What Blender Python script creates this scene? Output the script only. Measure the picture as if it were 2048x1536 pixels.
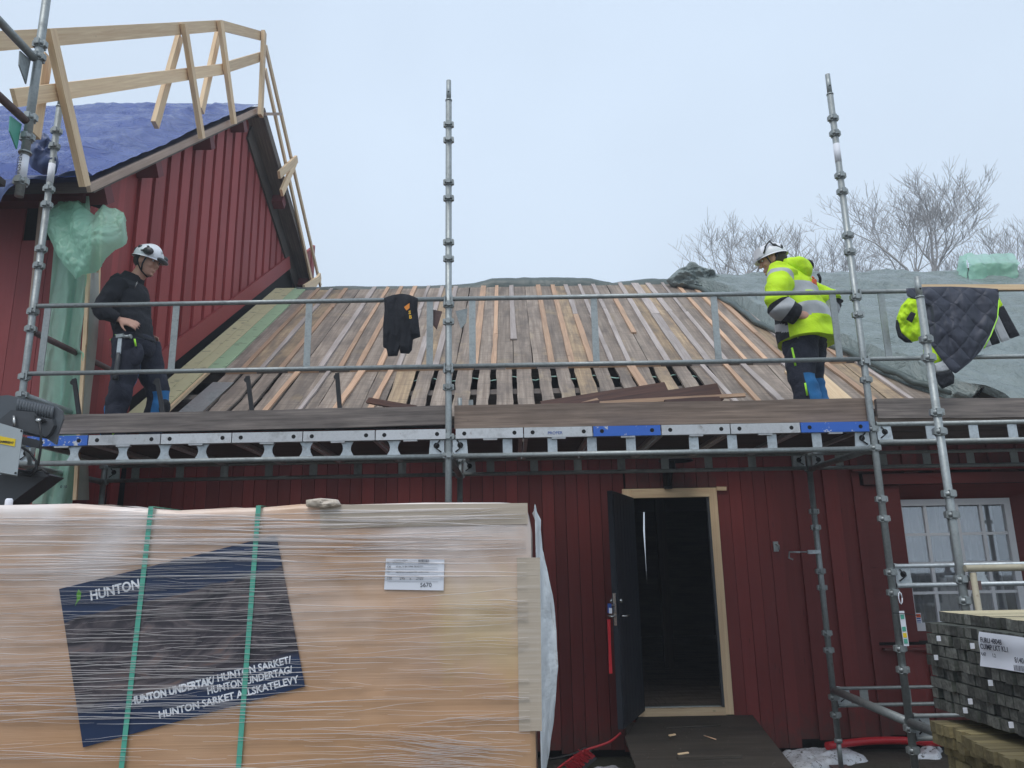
import bpy, math, random
from mathutils import Vector as V, Matrix, noise
random.seed(7)
S = bpy.context.scene
COL = S.collection
for o in list(bpy.data.objects): bpy.data.objects.remove(o)

# ---------------------------------------------------------------- camera
F, YAW, PITCH, ROLL, EYE = 1549.0, math.radians(.24), math.radians(13.27), math.radians(-1.07), 1.65
cf = V((math.sin(YAW)*math.cos(PITCH), math.cos(YAW)*math.cos(PITCH), math.sin(PITCH)))
cr = V((math.cos(YAW), -math.sin(YAW), 0)); cu = cr.cross(cf)
r2 = cr*math.cos(ROLL)+cu*math.sin(ROLL); u2 = -cr*math.sin(ROLL)+cu*math.cos(ROLL)
CAMP = V((0, 0, EYE))
cam = bpy.data.objects.new('camera', bpy.data.cameras.new('camera')); COL.objects.link(cam)
cam.matrix_world = Matrix(((r2.x, u2.x, -cf.x, 0), (r2.y, u2.y, -cf.y, 0), (r2.z, u2.z, -cf.z, EYE), (0, 0, 0, 1)))
cam.data.sensor_fit = 'HORIZONTAL'; cam.data.sensor_width = 36; cam.data.lens = F/2048*36
cam.data.clip_start = .05; cam.data.clip_end = 1500
S.camera = cam
def ray(x, y): return cf + r2*((x-1024)/F) - u2*((y-768)/F)
def PY(x, y, Y): v = ray(x, y); return v*(Y/v.y) + CAMP      # a point of the photo at depth Y
def PX(x, y, X): v = ray(x, y); return v*(X/v.x) + CAMP
def PZ(x, y, Z): v = ray(x, y); return v*((Z-EYE)/v.z) + CAMP

# ---------------------------------------------------------------- light
W = bpy.data.worlds.new('World'); S.world = W; W.use_nodes = True
nt = W.node_tree; nt.nodes.clear()
wo = nt.nodes.new('ShaderNodeOutputWorld'); bg = nt.nodes.new('ShaderNodeBackground')
sky = nt.nodes.new('ShaderNodeTexSky'); sky.sky_type = 'NISHITA'; sky.sun_disc = False
SUN_EL, SUN_AZ = math.radians(60), math.radians(205)
sky.sun_elevation = SUN_EL; sky.sun_rotation = SUN_AZ; sky.air_density = 1.2; sky.dust_density = 6; sky.ozone_density = 1.5
tc = nt.nodes.new('ShaderNodeTexCoord'); sp = nt.nodes.new('ShaderNodeSeparateXYZ')
nt.links.new(tc.outputs['Generated'], sp.inputs[0])
rp = nt.nodes.new('ShaderNodeValToRGB'); nt.links.new(sp.outputs['Z'], rp.inputs[0])
e = rp.color_ramp.elements     # an even layer of cloud: paler towards the horizon, bluish overhead
e[0].position = 0.0; e[0].color = (5.35, 6.2, 7.1, 1)
e[1].position = .75; e[1].color = (5.0, 5.95, 7.2, 1)
cn = nt.nodes.new('ShaderNodeTexNoise'); cn.inputs['Scale'].default_value = 1.6; cn.inputs['Detail'].default_value = 3
nt.links.new(tc.outputs['Generated'], cn.inputs['Vector'])
cm = nt.nodes.new('ShaderNodeMapRange'); cm.inputs['To Min'].default_value = .91; cm.inputs['To Max'].default_value = 1.07
cm.inputs['From Min'].default_value = .3; cm.inputs['From Max'].default_value = .7
nt.links.new(cn.outputs['Fac'], cm.inputs['Value'])
vm = nt.nodes.new('ShaderNodeVectorMath'); vm.operation = 'SCALE'
nt.links.new(rp.outputs[0], vm.inputs[0]); nt.links.new(cm.outputs[0], vm.inputs['Scale'])
mx = nt.nodes.new('ShaderNodeMixRGB'); mx.inputs[0].default_value = .92
nt.links.new(sky.outputs[0], mx.inputs[1]); nt.links.new(vm.outputs[0], mx.inputs[2])
nt.links.new(mx.outputs[0], bg.inputs[0]); bg.inputs[1].default_value = .140
nt.links.new(bg.outputs[0], wo.inputs[0])
sd = bpy.data.lights.new('sun', 'SUN'); sd.energy = 1.45; sd.angle = math.radians(35); sd.color = (1, .97, .93)
so = bpy.data.objects.new('sun', sd); COL.objects.link(so)
az = SUN_AZ
sdir = V((math.sin(az)*math.cos(SUN_EL), math.cos(az)*math.cos(SUN_EL), math.sin(SUN_EL)))
so.rotation_euler = sdir.to_track_quat('Z', 'Y').to_euler()
S.view_settings.view_transform = 'Standard'; S.view_settings.look = 'None'
S.view_settings.exposure = 0.08; S.view_settings.gamma = 1; S.view_settings.use_curve_mapping = False
S.render.engine = 'CYCLES'

# ---------------------------------------------------------------- materials
class NT:
    def __init__(s, name):
        s.m = bpy.data.materials.new(name); s.m.use_nodes = True; s.t = s.m.node_tree; s.t.nodes.clear()
        s.out = s.t.nodes.new('ShaderNodeOutputMaterial'); s.b = s.t.nodes.new('ShaderNodeBsdfPrincipled')
        s.t.links.new(s.b.outputs[0], s.out.inputs[0])
        s.tc = s.t.nodes.new('ShaderNodeTexCoord'); s.oi = s.t.nodes.new('ShaderNodeObjectInfo')
    def n(s, ty, **k):
        o = s.t.nodes.new('ShaderNode'+ty)
        for a, b in k.items():
            if a in o.inputs.keys(): s.set(o.inputs[a], b)
            else: setattr(o, a, b)
        return o
    def set(s, i, v):
        if hasattr(v, 'is_output') or isinstance(v, bpy.types.NodeSocket): s.t.links.new(v, i)
        else: i.default_value = v
    def vec(s, scale, rnd=True, src='Object', rot=(0, 0, 0)):
        mp = s.n('Mapping'); mp.inputs['Scale'].default_value = scale; mp.inputs['Rotation'].default_value = rot
        s.t.links.new(s.tc.outputs[src], mp.inputs[0])
        if rnd:
            a = s.n('Math', operation='MULTIPLY'); s.t.links.new(s.oi.outputs['Random'], a.inputs[0]); a.inputs[1].default_value = 37.7
            c = s.n('CombineXYZ'); [s.t.links.new(a.outputs[0], c.inputs[i]) for i in range(3)]
            s.t.links.new(c.outputs[0], mp.inputs['Location'])
        return mp.outputs[0]
    def noise(s, vec, scale, detail=4, rough=.55, dist=0):
        o = s.n('TexNoise'); s.t.links.new(vec, o.inputs['Vector'])
        for a, b in (('Scale', scale), ('Detail', detail), ('Roughness', rough), ('Distortion', dist)): o.inputs[a].default_value = b
        return o.outputs['Fac']
    def ramp(s, fac, stops):
        o = s.n('ValToRGB'); s.t.links.new(fac, o.inputs[0]); el = o.color_ramp.elements
        while len(el) < len(stops): el.new(.5)
        for i, (p, c) in enumerate(stops):
            el[i].position = p; el[i].color = (*c, 1) if len(c) == 3 else c
        return o.outputs[0]
    def mix(s, f, a, b, mode='MIX'):
        o = s.n('MixRGB', blend_type=mode)
        for i, v in enumerate((f, a, b)):
            if isinstance(v, bpy.types.NodeSocket): s.t.links.new(v, o.inputs[i])
            else: o.inputs[i].default_value = v if i == 0 else (*v, 1)
        return o.outputs[0]
    def rng(s, v, a, b, c, d):
        o = s.n('MapRange'); s.t.links.new(v, o.inputs[0])
        for i, x in enumerate((a, b, c, d)): o.inputs[i+1].default_value = x
        return o.outputs[0]
    def val(s, col, lo, hi):          # per-object brightness
        h = s.n('HueSaturation'); s.t.links.new(col, h.inputs['Color'])
        s.t.links.new(s.rng(s.oi.outputs['Random'], 0, 1, lo, hi), h.inputs['Value']); return h.outputs[0]
    def bump(s, h, st=.3, d=.01):
        o = s.n('Bump'); s.t.links.new(h, o.inputs['Height']); o.inputs['Strength'].default_value = st; o.inputs['Distance'].default_value = d
        s.t.links.new(o.outputs[0], s.b.inputs['Normal'])
    def fin(s, col, rough=.7, metal=0, spec=None):
        s.set(s.b.inputs['Base Color'], col if isinstance(col, bpy.types.NodeSocket) else (*col, 1))
        s.set(s.b.inputs['Roughness'], rough); s.b.inputs['Metallic'].default_value = metal
        if spec is not None: s.b.inputs['Specular IOR Level'].default_value = spec
        return s.m

def wood(name, c1, c2, dirt=(.05, .04, .035), da=.5, rough=.75, lo=.85, hi=1.15, bs=.4, wet=0):
    t = NT(name)
    g = t.noise(t.vec((1.3, 34, 34)), 1.6, 6, .6, .4); p = t.noise(t.vec((1.1, 3.5, 3.5)), 1.7, 4)
    k = t.noise(t.vec((5, 9, 9)), 1.3, 2)
    col = t.ramp(g, [(.3, c1), (.52, tuple((a+b)/2 for a, b in zip(c1, c2))), (.72, c2)])
    col = t.mix(t.ramp(p, [(.45, (0, 0, 0)), (.75, (da, da, da))]), col, dirt)
    col = t.mix(t.ramp(k, [(.2, (.7, .7, .7)), (.27, (0, 0, 0))]), col, tuple(.55*x for x in c1))
    col = t.val(col, lo, hi); t.bump(g, bs, .004)
    return t.fin(col, rough)
def painted(name, base, worn, wa=.5, lo=.88, hi=1.1, axis='z', rough=.65, mud=False):
    t = NT(name); sc = (16, 16, .9) if axis == 'z' else (.9, 16, 16)
    g = t.noise(t.vec(sc), 2, 6, .65); f = t.noise(t.vec((9, 9, 3) if axis == 'z' else (3, 9, 9)), 3, 5, .7)
    p = t.noise(t.vec((.8, .8, .5)), 1.3, 3)
    col = t.mix(t.ramp(g, [(.35, (0, 0, 0)), (.8, (.75, .75, .75))]), base, tuple(.72*x for x in base))
    col = t.mix(t.ramp(p, [(.4, (0, 0, 0)), (.8, (.5, .5, .5))]), col, tuple(min(1, 1.25*x+.012) for x in base))
    col = t.mix(t.ramp(f, [(.70, (0, 0, 0)), (.76, (wa, wa, wa))]), col, worn)
    if mud:       # rain-splashed dirt low on the boards (their grain starts at the ground)
        sx = t.n('SeparateXYZ'); t.t.links.new(t.tc.outputs['Object'], sx.inputs[0]); ma = t.n('Math', operation='MULTIPLY_ADD'); t.t.links.new(t.noise(t.vec((5, 9, 9)), 2, 5, .7), ma.inputs[0]); ma.inputs[1].default_value = .9; t.t.links.new(sx.outputs['X'], ma.inputs[2])
        col = t.mix(t.ramp(ma.outputs[0], [(.35, (.75, .75, .75)), (.75, (0, 0, 0))]), col, (.06, .042, .034))
    nv = t.n('TexVoronoi'); t.t.links.new(t.vec((1.7, 14, 14) if axis == 'x' else (14, 14, 1.7)), nv.inputs['Vector']); nv.inputs['Scale'].default_value = 1
    col = t.mix(t.ramp(nv.outputs['Distance'], [(.035, (.8, .8, .8)), (.06, (0, 0, 0))]), col, tuple(.3*x for x in base))
    col = t.val(col, lo, hi); t.bump(g, .35, .004)
    return t.fin(col, rough)
def metal(name, c, rough=.45, m=.55, mott=.35):
    t = NT(name); v = t.n('TexVoronoi'); t.t.links.new(t.vec((1, 1, 1)), v.inputs['Vector']); v.inputs['Scale'].default_value = 55
    p = t.noise(t.vec((1, 1, 1)), 9, 5, .7); s_ = t.noise(t.vec((1, 1, 1)), 60, 3)
    col = t.mix(t.rng(v.outputs['Distance'], 0, .8, 0, mott), c, tuple(min(1, 1.6*x) for x in c))
    col = t.mix(t.ramp(p, [(.52, (0, 0, 0)), (.75, (.65, .65, .65))]), col, tuple(.55*x for x in c))
    col = t.mix(t.ramp(p, [(.24, (.7, .7, .7)), (.36, (0, 0, 0))]), col, (.52, .51, .48)); r3 = t.noise(t.vec((1, 1, 1)), 19, 6, .75)
    col = t.mix(t.ramp(r3, [(.62, (0, 0, 0)), (.70, (.55, .55, .55))]), col, (.16, .10, .07))
    col = t.val(col, .88, 1.12); t.bump(s_, .12, .002)
    return t.fin(col, t.rng(p, .3, .7, rough-.1, rough+.18), m)
def plain(name, c, rough=.6, metal_=0, var=.25, scale=8, bs=.15, em=None):
    t = NT(name); p = t.noise(t.vec((1, 1, 1)), scale, 5, .6)
    col = t.mix(t.ramp(p, [(.35, (0, 0, 0)), (.7, (var, var, var))]), c, tuple(.5*x for x in c))
    t.bump(p, bs, .004); t.fin(col, rough, metal_); return t.m
def cloth(name, c, rough=.85, fold=.5, trans=0, sc=5, sheen=0):
    t = NT(name); p = t.noise(t.vec((1, 1, 1)), sc, 5, .6, .6); w = t.noise(t.vec((1, 1, 1)), 220, 2)
    col = t.mix(t.rng(p, .35, .7, 0, .3), c, tuple(.6*x for x in c))
    hh = t.n('Math', operation='ADD'); t.t.links.new(p, hh.inputs[0]); q = t.rng(w, 0, 1, 0, .03); t.t.links.new(q, hh.inputs[1])
    t.bump(hh.outputs[0], fold, .05 if fold < .8 else .16)
    t.fin(col, rough)
    if trans:
        tr = t.n('BsdfTranslucent'); tr.inputs[0].default_value = (*c, 1); ms = t.n('MixShader'); ms.inputs[0].default_value = trans
        t.t.links.new(t.b.outputs[0], ms.inputs[1]); t.t.links.new(tr.outputs[0], ms.inputs[2]); t.t.links.new(ms.outputs[0], t.out.inputs[0])
    return t.m
def film(name, c, alpha, rough=.25):
    t = NT(name); p = t.noise(t.vec((1, 1, 1)), 4, 5, .6, .8)
    t.fin(t.mix(t.rng(p, .3, .7, 0, .5), c, tuple(.65*x for x in c)), rough); t.bump(p, .4, .04)
    tp = t.n('BsdfTransparent'); tp.inputs[0].default_value = (*[min(1, x+.35) for x in c], 1)
    tr = t.n('BsdfTranslucent'); tr.inputs[0].default_value = (*c, 1)
    m1 = t.n('MixShader'); m1.inputs[0].default_value = .4; t.t.links.new(t.b.outputs[0], m1.inputs[1]); t.t.links.new(tr.outputs[0], m1.inputs[2])
    m2 = t.n('MixShader'); t.t.links.new(t.rng(p, .25, .75, alpha-.12, alpha+.12), m2.inputs[0]); t.t.links.new(tp.outputs[0], m2.inputs[1]); t.t.links.new(m1.outputs[0], m2.inputs[2])
    t.t.links.new(m2.outputs[0], t.out.inputs[0]); return t.m

M = {}
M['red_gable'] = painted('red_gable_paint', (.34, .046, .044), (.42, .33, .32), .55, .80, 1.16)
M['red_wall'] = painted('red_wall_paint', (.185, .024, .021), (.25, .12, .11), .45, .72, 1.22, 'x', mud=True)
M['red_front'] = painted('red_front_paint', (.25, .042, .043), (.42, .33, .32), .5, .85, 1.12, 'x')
M['red_dark'] = painted('dark_red_paint', (.16, .026, .030), (.2, .12, .1), .25, axis='x')
M['galv'] = metal('galvanised_steel', (.28, .305, .305))
M['galv_light'] = metal('bright_galvanised_steel', (.42, .46, .48), .4, .5)
M['alu'] = metal('worn_aluminium', (.50, .51, .52), .42, .45, .15)
M['rust'] = metal('rusty_tube', (.13, .085, .08), .7, .2)
M['yellow_tube'] = metal('yellow_grey_tube', (.42, .38, .28), .6, .1, .1)
M['fresh'] = wood('fresh_pine', (.70, .48, .28), (.90, .70, .45), (.50, .32, .17), .2, .65)
M['fresh_side'] = M['fresh']
M['orange'] = wood('orange_aged_lath', (.45, .27, .17), (.66, .44, .29), (.26, .19, .14), .55, .75, .7, 1.15)
M['lilac'] = wood('silvered_lath', (.33, .275, .25), (.52, .46, .435), (.2, .165, .145), .6)
def roofwood(name, c1, c2):
    t = NT(name)
    g = t.noise(t.vec((1.0, 30, 30)), 1.3, 5, .55, .3); p = t.noise(t.vec((1.2, 4, 4)), 1.9, 4)
    y = t.noise(t.vec((1.6, 2.4, 2.4)), 1.6, 3); r_ = t.noise(t.vec((10, .9, .9), False), 3.2, 2, .3)
    col = t.ramp(g, [(.3, c1), (.72, c2)])
    col = t.mix(t.ramp(p, [(.42, (0, 0, 0)), (.66, (.7, .7, .7))]), col, (.13, .105, .09))
    col = t.mix(t.ramp(y, [(.6, (0, 0, 0)), (.75, (.4, .4, .4))]), col, (.50, .38, .22))
    col = t.mix(t.ramp(r_, [(.56, (0, 0, 0)), (.6, (.45, .45, .45)), (.66, (0, 0, 0))]), col, (.09, .07, .06))
    t.bump(g, .5, .006); return t.fin(t.val(col, .8, 1.18), .8)
M['roof_grey'] = roofwood('weathered_roof_board', (.205, .158, .125), (.39, .32, .262))
M['roof_yel'] = roofwood('fungus_yellowed_board', (.26, .18, .115), (.48, .355, .22))
M['toe'] = wood('dark_scaffold_board', (.095, .08, .074), (.27, .23, .205), (.035, .03, .03), .6)
M['toe_brown'] = wood('brown_scaffold_board', (.135, .098, .076), (.30, .225, .178), (.06, .045, .04), .5)
M['deckwood'] = wood('scaffold_deck_plywood', (.07, .055, .05), (.12, .10, .09), (.03, .03, .03), .5)
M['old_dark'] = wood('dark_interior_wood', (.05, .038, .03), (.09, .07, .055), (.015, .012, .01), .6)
M['soffit'] = wood('aged_soffit_wood', (.10, .08, .068), (.19, .155, .13), (.04, .03, .03), .6)
M['verge'] = wood('verge_batten', (.36, .26, .20), (.50, .38, .31), (.15, .1, .08), .4)
M['debris'] = wood('dark_stained_cladding', (.055, .022, .016), (.12, .055, .036), (.03, .02, .02), .5, .5)
M['ramp'] = wood('wet_dark_plywood', (.035, .029, .022), (.07, .058, .046), (.012, .011, .009), .7, .7)
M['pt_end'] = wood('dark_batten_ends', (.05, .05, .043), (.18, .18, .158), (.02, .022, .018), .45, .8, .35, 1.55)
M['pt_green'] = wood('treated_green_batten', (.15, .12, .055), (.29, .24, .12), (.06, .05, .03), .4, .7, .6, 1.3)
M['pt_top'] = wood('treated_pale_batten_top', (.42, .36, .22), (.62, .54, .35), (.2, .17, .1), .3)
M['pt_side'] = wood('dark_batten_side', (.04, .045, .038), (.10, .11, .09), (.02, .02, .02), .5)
M['underlay_shade'] = plain('shade_dark_underlay', (.012, .011, .011), .95)  # near black: the dark of gaps and openings put into the colour
M['green_sheath'] = None
def sheath(name, c):
    t = NT(name); d = t.noise(t.vec((22, 5, 5)), 1.5, 2, .3); p = t.noise(t.vec((1, 1, 1)), 3, 5)
    col = t.mix(t.rng(p, .3, .7, 0, .5), c, tuple(.75*x for x in c))
    col = t.mix(t.ramp(d, [(.30, (.8, .8, .8)), (.335, (0, 0, 0))]), col, (.08, .09, .06)); return t.fin(t.val(col, .9, 1.08), .8)
M['green_sheath'] = sheath('green_fibreboard', (.40, .56, .34)); M['yellow_sheath'] = sheath('pale_yellow_fibreboard', (.68, .63, .37))
M['blue_paint'] = None
t = NT('chipped_blue_paint'); p = t.noise(t.vec((1, 1, 1)), 16, 5, .75)
M['blue_paint'] = t.fin(t.mix(t.ramp(p, [(.60, (0, 0, 0)), (.63, (1, 1, 1))]), (.03, .13, .52), (.55, .56, .58)), .5)
M['black'] = plain('black_steel', (.02, .021, .024), .5, .2)
M['blackplastic'] = plain('black_plastic', (.018, .019, .022), .45)
M['hole_shade'] = plain('painted_hole_shade', (.008, .008, .009), .9)  # for flat discs: the shade inside a hole painted on
M['grey_plastic'] = plain('grey_floodlight_housing', (.10, .112, .125), .5, 0, .2, 5)
M['grey_dark'] = plain('dark_grey_housing', (.06, .064, .07), .45)
M['grey_box'] = plain('light_grey_box', (.40, .45, .47), .5, 0, .1, 3, .05)
M['sticker_y'] = plain('yellow_sticker', (.85, .62, .02), .5, 0, .05)
M['white'] = plain('white_paper', (.78, .80, .86), .6, 0, .07, 6, .1)
M['white_paint'] = plain('white_window_paint', (.74, .75, .78), .5, 0, .15)
M['ink'] = plain('dark_print', (.035, .04, .06), .6, 0, 0)
M['print_white'] = plain('white_print', (.82, .84, .88), .5, 0, 0)
M['navy_door'] = painted('navy_door_paint', (.007, .010, .018), (.05, .05, .06), .2)
M['chrome'] = plain('steel_handle', (.6, .6, .58), .25, .9, .1)
M['redstrap'] = cloth('red_lanyard_webbing', (.55, .02, .03)); M['bluetag'] = plain('blue_tag', (.02, .08, .35))
M['red_hose'] = plain('red_plastic_pipe', (.55, .02, .03), .35, 0, .15); M['black_hose'] = plain('black_hose', (.012, .012, .013), .4)
M['brush'] = plain('red_bristle', (.45, .02, .03), .5)
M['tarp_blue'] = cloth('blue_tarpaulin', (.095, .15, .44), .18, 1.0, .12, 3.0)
M['tarp_blue_shade'] = cloth('blue_tarpaulin_shade', (.045, .075, .20), .4, .5, .05, 3)  # darker copy of the blue: shade painted on the hanging edge and fold
M['tarp_grey'] = cloth('grey_green_tarpaulin', (.235, .285, .275), .2, .95, .05, 3.2)
M['tarp_dark'] = cloth('dark_green_grey_tarpaulin', (.085, .112, .105), .38, .5, .03, 4)
M['white_sheet'] = cloth('white_cover_foil', (.86, .90, .92), .4, .4, .15, 5)
M['plastic_green'] = film('green_vapour_barrier', (.50, .92, .74), .66, .22)
M['plastic_pale'] = film('pale_green_plastic', (.52, .90, .70), .78, .22)
M['plastic_grey'] = film('clear_grey_plastic', (.62, .66, .60), .8, .3)
M['crease'] = film('stretch_film_crease', (.97, .93, .92), .66, .2)
M['black_cloth'] = cloth('black_fleece', (.014, .016, .022), .95, .4, 0, 9)
M['navy_cloth'] = cloth('navy_work_trousers', (.018, .022, .040), .85, .5, 0, 9)
M['blue_cloth'] = cloth('blue_stretch_panel', (.02, .17, .42), .8, .3)
M['hivis'] = cloth('fluorescent_yellow_cloth', (.66, 1.0, .008), .7, .45, .12, 6)
M['reflect'] = cloth('grey_reflective_tape', (.42, .44, .46), .45, .2)
M['lime'] = plain('lime_zip', (.45, .95, .05), .5, 0, 0)
t = NT('quilted_navy_lining'); wv = t.vec((1, 1, 1), False, 'Object', (0, math.radians(45), 0))
b1 = t.n('TexWave', wave_type='BANDS', bands_direction='X'); t.t.links.new(wv, b1.inputs[0]); b1.inputs['Scale'].default_value = 2.9; b1.inputs['Distortion'].default_value = 3.2
b2 = t.n('TexWave', wave_type='BANDS', bands_direction='Z'); t.t.links.new(wv, b2.inputs[0]); b2.inputs['Scale'].default_value = 2.9; b2.inputs['Distortion'].default_value = 3.2
a = t.n('Math', operation='MINIMUM'); t.t.links.new(b1.outputs['Fac'], a.inputs[0]); t.t.links.new(b2.outputs['Fac'], a.inputs[1])
pw = t.n('Math', operation='POWER'); t.t.links.new(a.outputs[0], pw.inputs[0]); pw.inputs[1].default_value = .35
t.bump(pw.outputs[0], .45, .02); M['quilt'] = t.fin((.035, .040, .062), .55)
M['skin'] = plain('skin', (.55, .30, .22), .5, 0, .12, 12, .05); M['hair'] = plain('dark_hair', (.035, .025, .02), .7)
M['helmet'] = plain('white_helmet_shell', (.80, .82, .86), .3, 0, .05, 6, .02)
M['visor'] = plain('black_ear_defender', (.03, .03, .033), .35)
M['bark'] = plain('hazed_grey_bark', (.38, .36, .35), .9, 0, .3, 6)  # bark paled so that the fade of the fog sits in its colour
M['glass'] = None
t = NT('window_glass'); t.fin((.55, .58, .6), .03); t.b.inputs['Transmission Weight'].default_value = 1; t.b.inputs['IOR'].default_value = 1.45
gl = t.n('BsdfGlossy'); gl.inputs['Roughness'].default_value = .02; gl.inputs[0].default_value = (.9, .95, 1, 1)
tp = t.n('BsdfTransparent'); ms = t.n('MixShader'); ms.inputs[0].default_value = .16
t.t.links.new(tp.outputs[0], ms.inputs[1]); t.t.links.new(gl.outputs[0], ms.inputs[2]); t.t.links.new(ms.outputs[0], t.out.inputs[0]); M['glass'] = t.m
M['curtain'] = cloth('sheer_grey_curtain', (.42, .44, .47), .9, .4, .2, 3)
M['lamp'] = plain('black_lamp_enamel', (.015, .015, .018), .4, .3)
t = NT('muddy_ground'); a = t.noise(t.vec((1, 1, 1), False), .8, 8, .6); b = t.noise(t.vec((1, 1, 1), False), 14, 6, .7)
col = t.ramp(a, [(.35, (.035, .028, .02)), (.5, (.06, .05, .036)), (.65, (.05, .06, .03))]); col = t.mix(t.rng(b, .3, .7, 0, .6), col, (.10, .085, .065))
t.bump(b, .8, .03); M['ground'] = t.fin(col, .85)
t = NT('dirty_old_snow'); a = t.noise(t.vec((1, 1, 1)), 5, 8, .7); b = t.noise(t.vec((1, 1, 1)), 26, 4, .7)
col = t.mix(t.ramp(b, [(.56, (0, 0, 0)), (.64, (.9, .9, .9))]), (.80, .83, .88), (.06, .055, .05)); col = t.mix(t.rng(a, .45, .75, 0, .6), col, (.25, .24, .24))
t.bump(a, .6, .04); M['snow'] = t.fin(col, .7)
# wrapped cardboard: board colour with film haze and its whitish sheen painted in, stronger towards the top
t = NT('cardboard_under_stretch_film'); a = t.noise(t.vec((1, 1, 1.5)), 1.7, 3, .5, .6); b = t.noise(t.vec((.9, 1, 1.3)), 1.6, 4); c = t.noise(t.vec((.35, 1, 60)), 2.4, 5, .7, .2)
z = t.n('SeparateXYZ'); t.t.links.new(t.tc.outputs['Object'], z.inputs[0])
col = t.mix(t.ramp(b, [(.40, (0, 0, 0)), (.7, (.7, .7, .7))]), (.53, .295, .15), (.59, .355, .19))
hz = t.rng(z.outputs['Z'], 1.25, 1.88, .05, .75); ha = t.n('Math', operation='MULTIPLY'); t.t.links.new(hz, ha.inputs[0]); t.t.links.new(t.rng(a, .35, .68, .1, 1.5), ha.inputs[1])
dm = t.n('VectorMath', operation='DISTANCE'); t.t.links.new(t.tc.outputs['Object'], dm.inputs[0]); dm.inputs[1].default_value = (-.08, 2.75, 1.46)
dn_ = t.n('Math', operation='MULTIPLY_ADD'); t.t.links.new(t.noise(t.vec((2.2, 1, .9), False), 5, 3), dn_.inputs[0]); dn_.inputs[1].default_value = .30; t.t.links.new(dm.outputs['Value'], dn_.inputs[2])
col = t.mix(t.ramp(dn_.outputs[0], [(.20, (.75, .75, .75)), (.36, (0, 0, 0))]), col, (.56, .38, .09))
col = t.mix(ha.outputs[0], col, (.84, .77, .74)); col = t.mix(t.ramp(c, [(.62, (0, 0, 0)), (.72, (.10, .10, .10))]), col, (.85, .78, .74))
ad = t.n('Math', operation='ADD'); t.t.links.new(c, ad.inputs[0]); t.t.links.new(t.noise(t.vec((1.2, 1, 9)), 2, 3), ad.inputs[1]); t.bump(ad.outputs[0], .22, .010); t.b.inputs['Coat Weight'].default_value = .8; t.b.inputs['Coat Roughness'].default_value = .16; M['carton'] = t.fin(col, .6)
t = NT('pale_edge_board_under_film'); c = t.noise(t.vec((.6, 1, 40)), 2, 5, .6)
col = t.mix(t.ramp(c, [(.5, (0, 0, 0)), (.7, (.5, .5, .5))]), (.50, .42, .33), (.68, .62, .56)); t.b.inputs['Coat Weight'].default_value = .4; t.bump(c, .3, .004); M['edgeboard'] = t.fin(col, .55)
# printed sheet: navy with a greyish picture area
t = NT('navy_printed_sheet'); a = t.noise(t.vec((2.2, 1, 5)), 2.4, 7, .65, 1.2); b = t.noise(t.vec((.35, 1, 60)), 2.4, 5, .7, .2)
sx = t.n('SeparateXYZ'); t.t.links.new(t.tc.outputs['Object'], sx.inputs[0])
pic = t.ramp(a, [(.3, (.014, .014, .02)), (.45, (.05, .042, .052)), (.58, (.14, .115, .12)), (.68, (.20, .12, .10))])
wv_ = t.n('Math', operation='MULTIPLY_ADD'); t.t.links.new(a, wv_.inputs[0]); wv_.inputs[1].default_value = .05; t.t.links.new(sx.outputs['Z'], wv_.inputs[2])
up = t.rng(wv_.outputs[0], .17, .175, 1, 0); dn = t.rng(wv_.outputs[0], -.135, -.11, 0, 1); mm = t.n('Math', operation='MULTIPLY'); t.t.links.new(up, mm.inputs[0]); t.t.links.new(dn, mm.inputs[1])
col = t.mix(mm.outputs[0], (.014, .032, .085), pic); col = t.mix(t.ramp(b, [(.60, (0, 0, 0)), (.70, (.25, .25, .25))]), col, (.45, .48, .58))
t.b.inputs['Coat Weight'].default_value = .25; t.b.inputs['Coat Roughness'].default_value = .15; M['poster'] = t.fin(col, .4)
M['strap'] = plain('green_strap', (.10, .42, .31), .4, 0, .1); M['leaf'] = plain('green_print', (.12, .40, .04), .5, 0, 0)
M['orange_print'] = plain('orange_print', (.75, .25, .02), .6, 0, 0); M['yellow_print'] = plain('yellow_print', (.85, .50, .03), .6, 0, 0); M['red_print'] = plain('red_print', (.8, .12, .03), .6, 0, 0)
M['twine'] = plain('pale_green_cable', (.45, .72, .62), .5)

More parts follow.
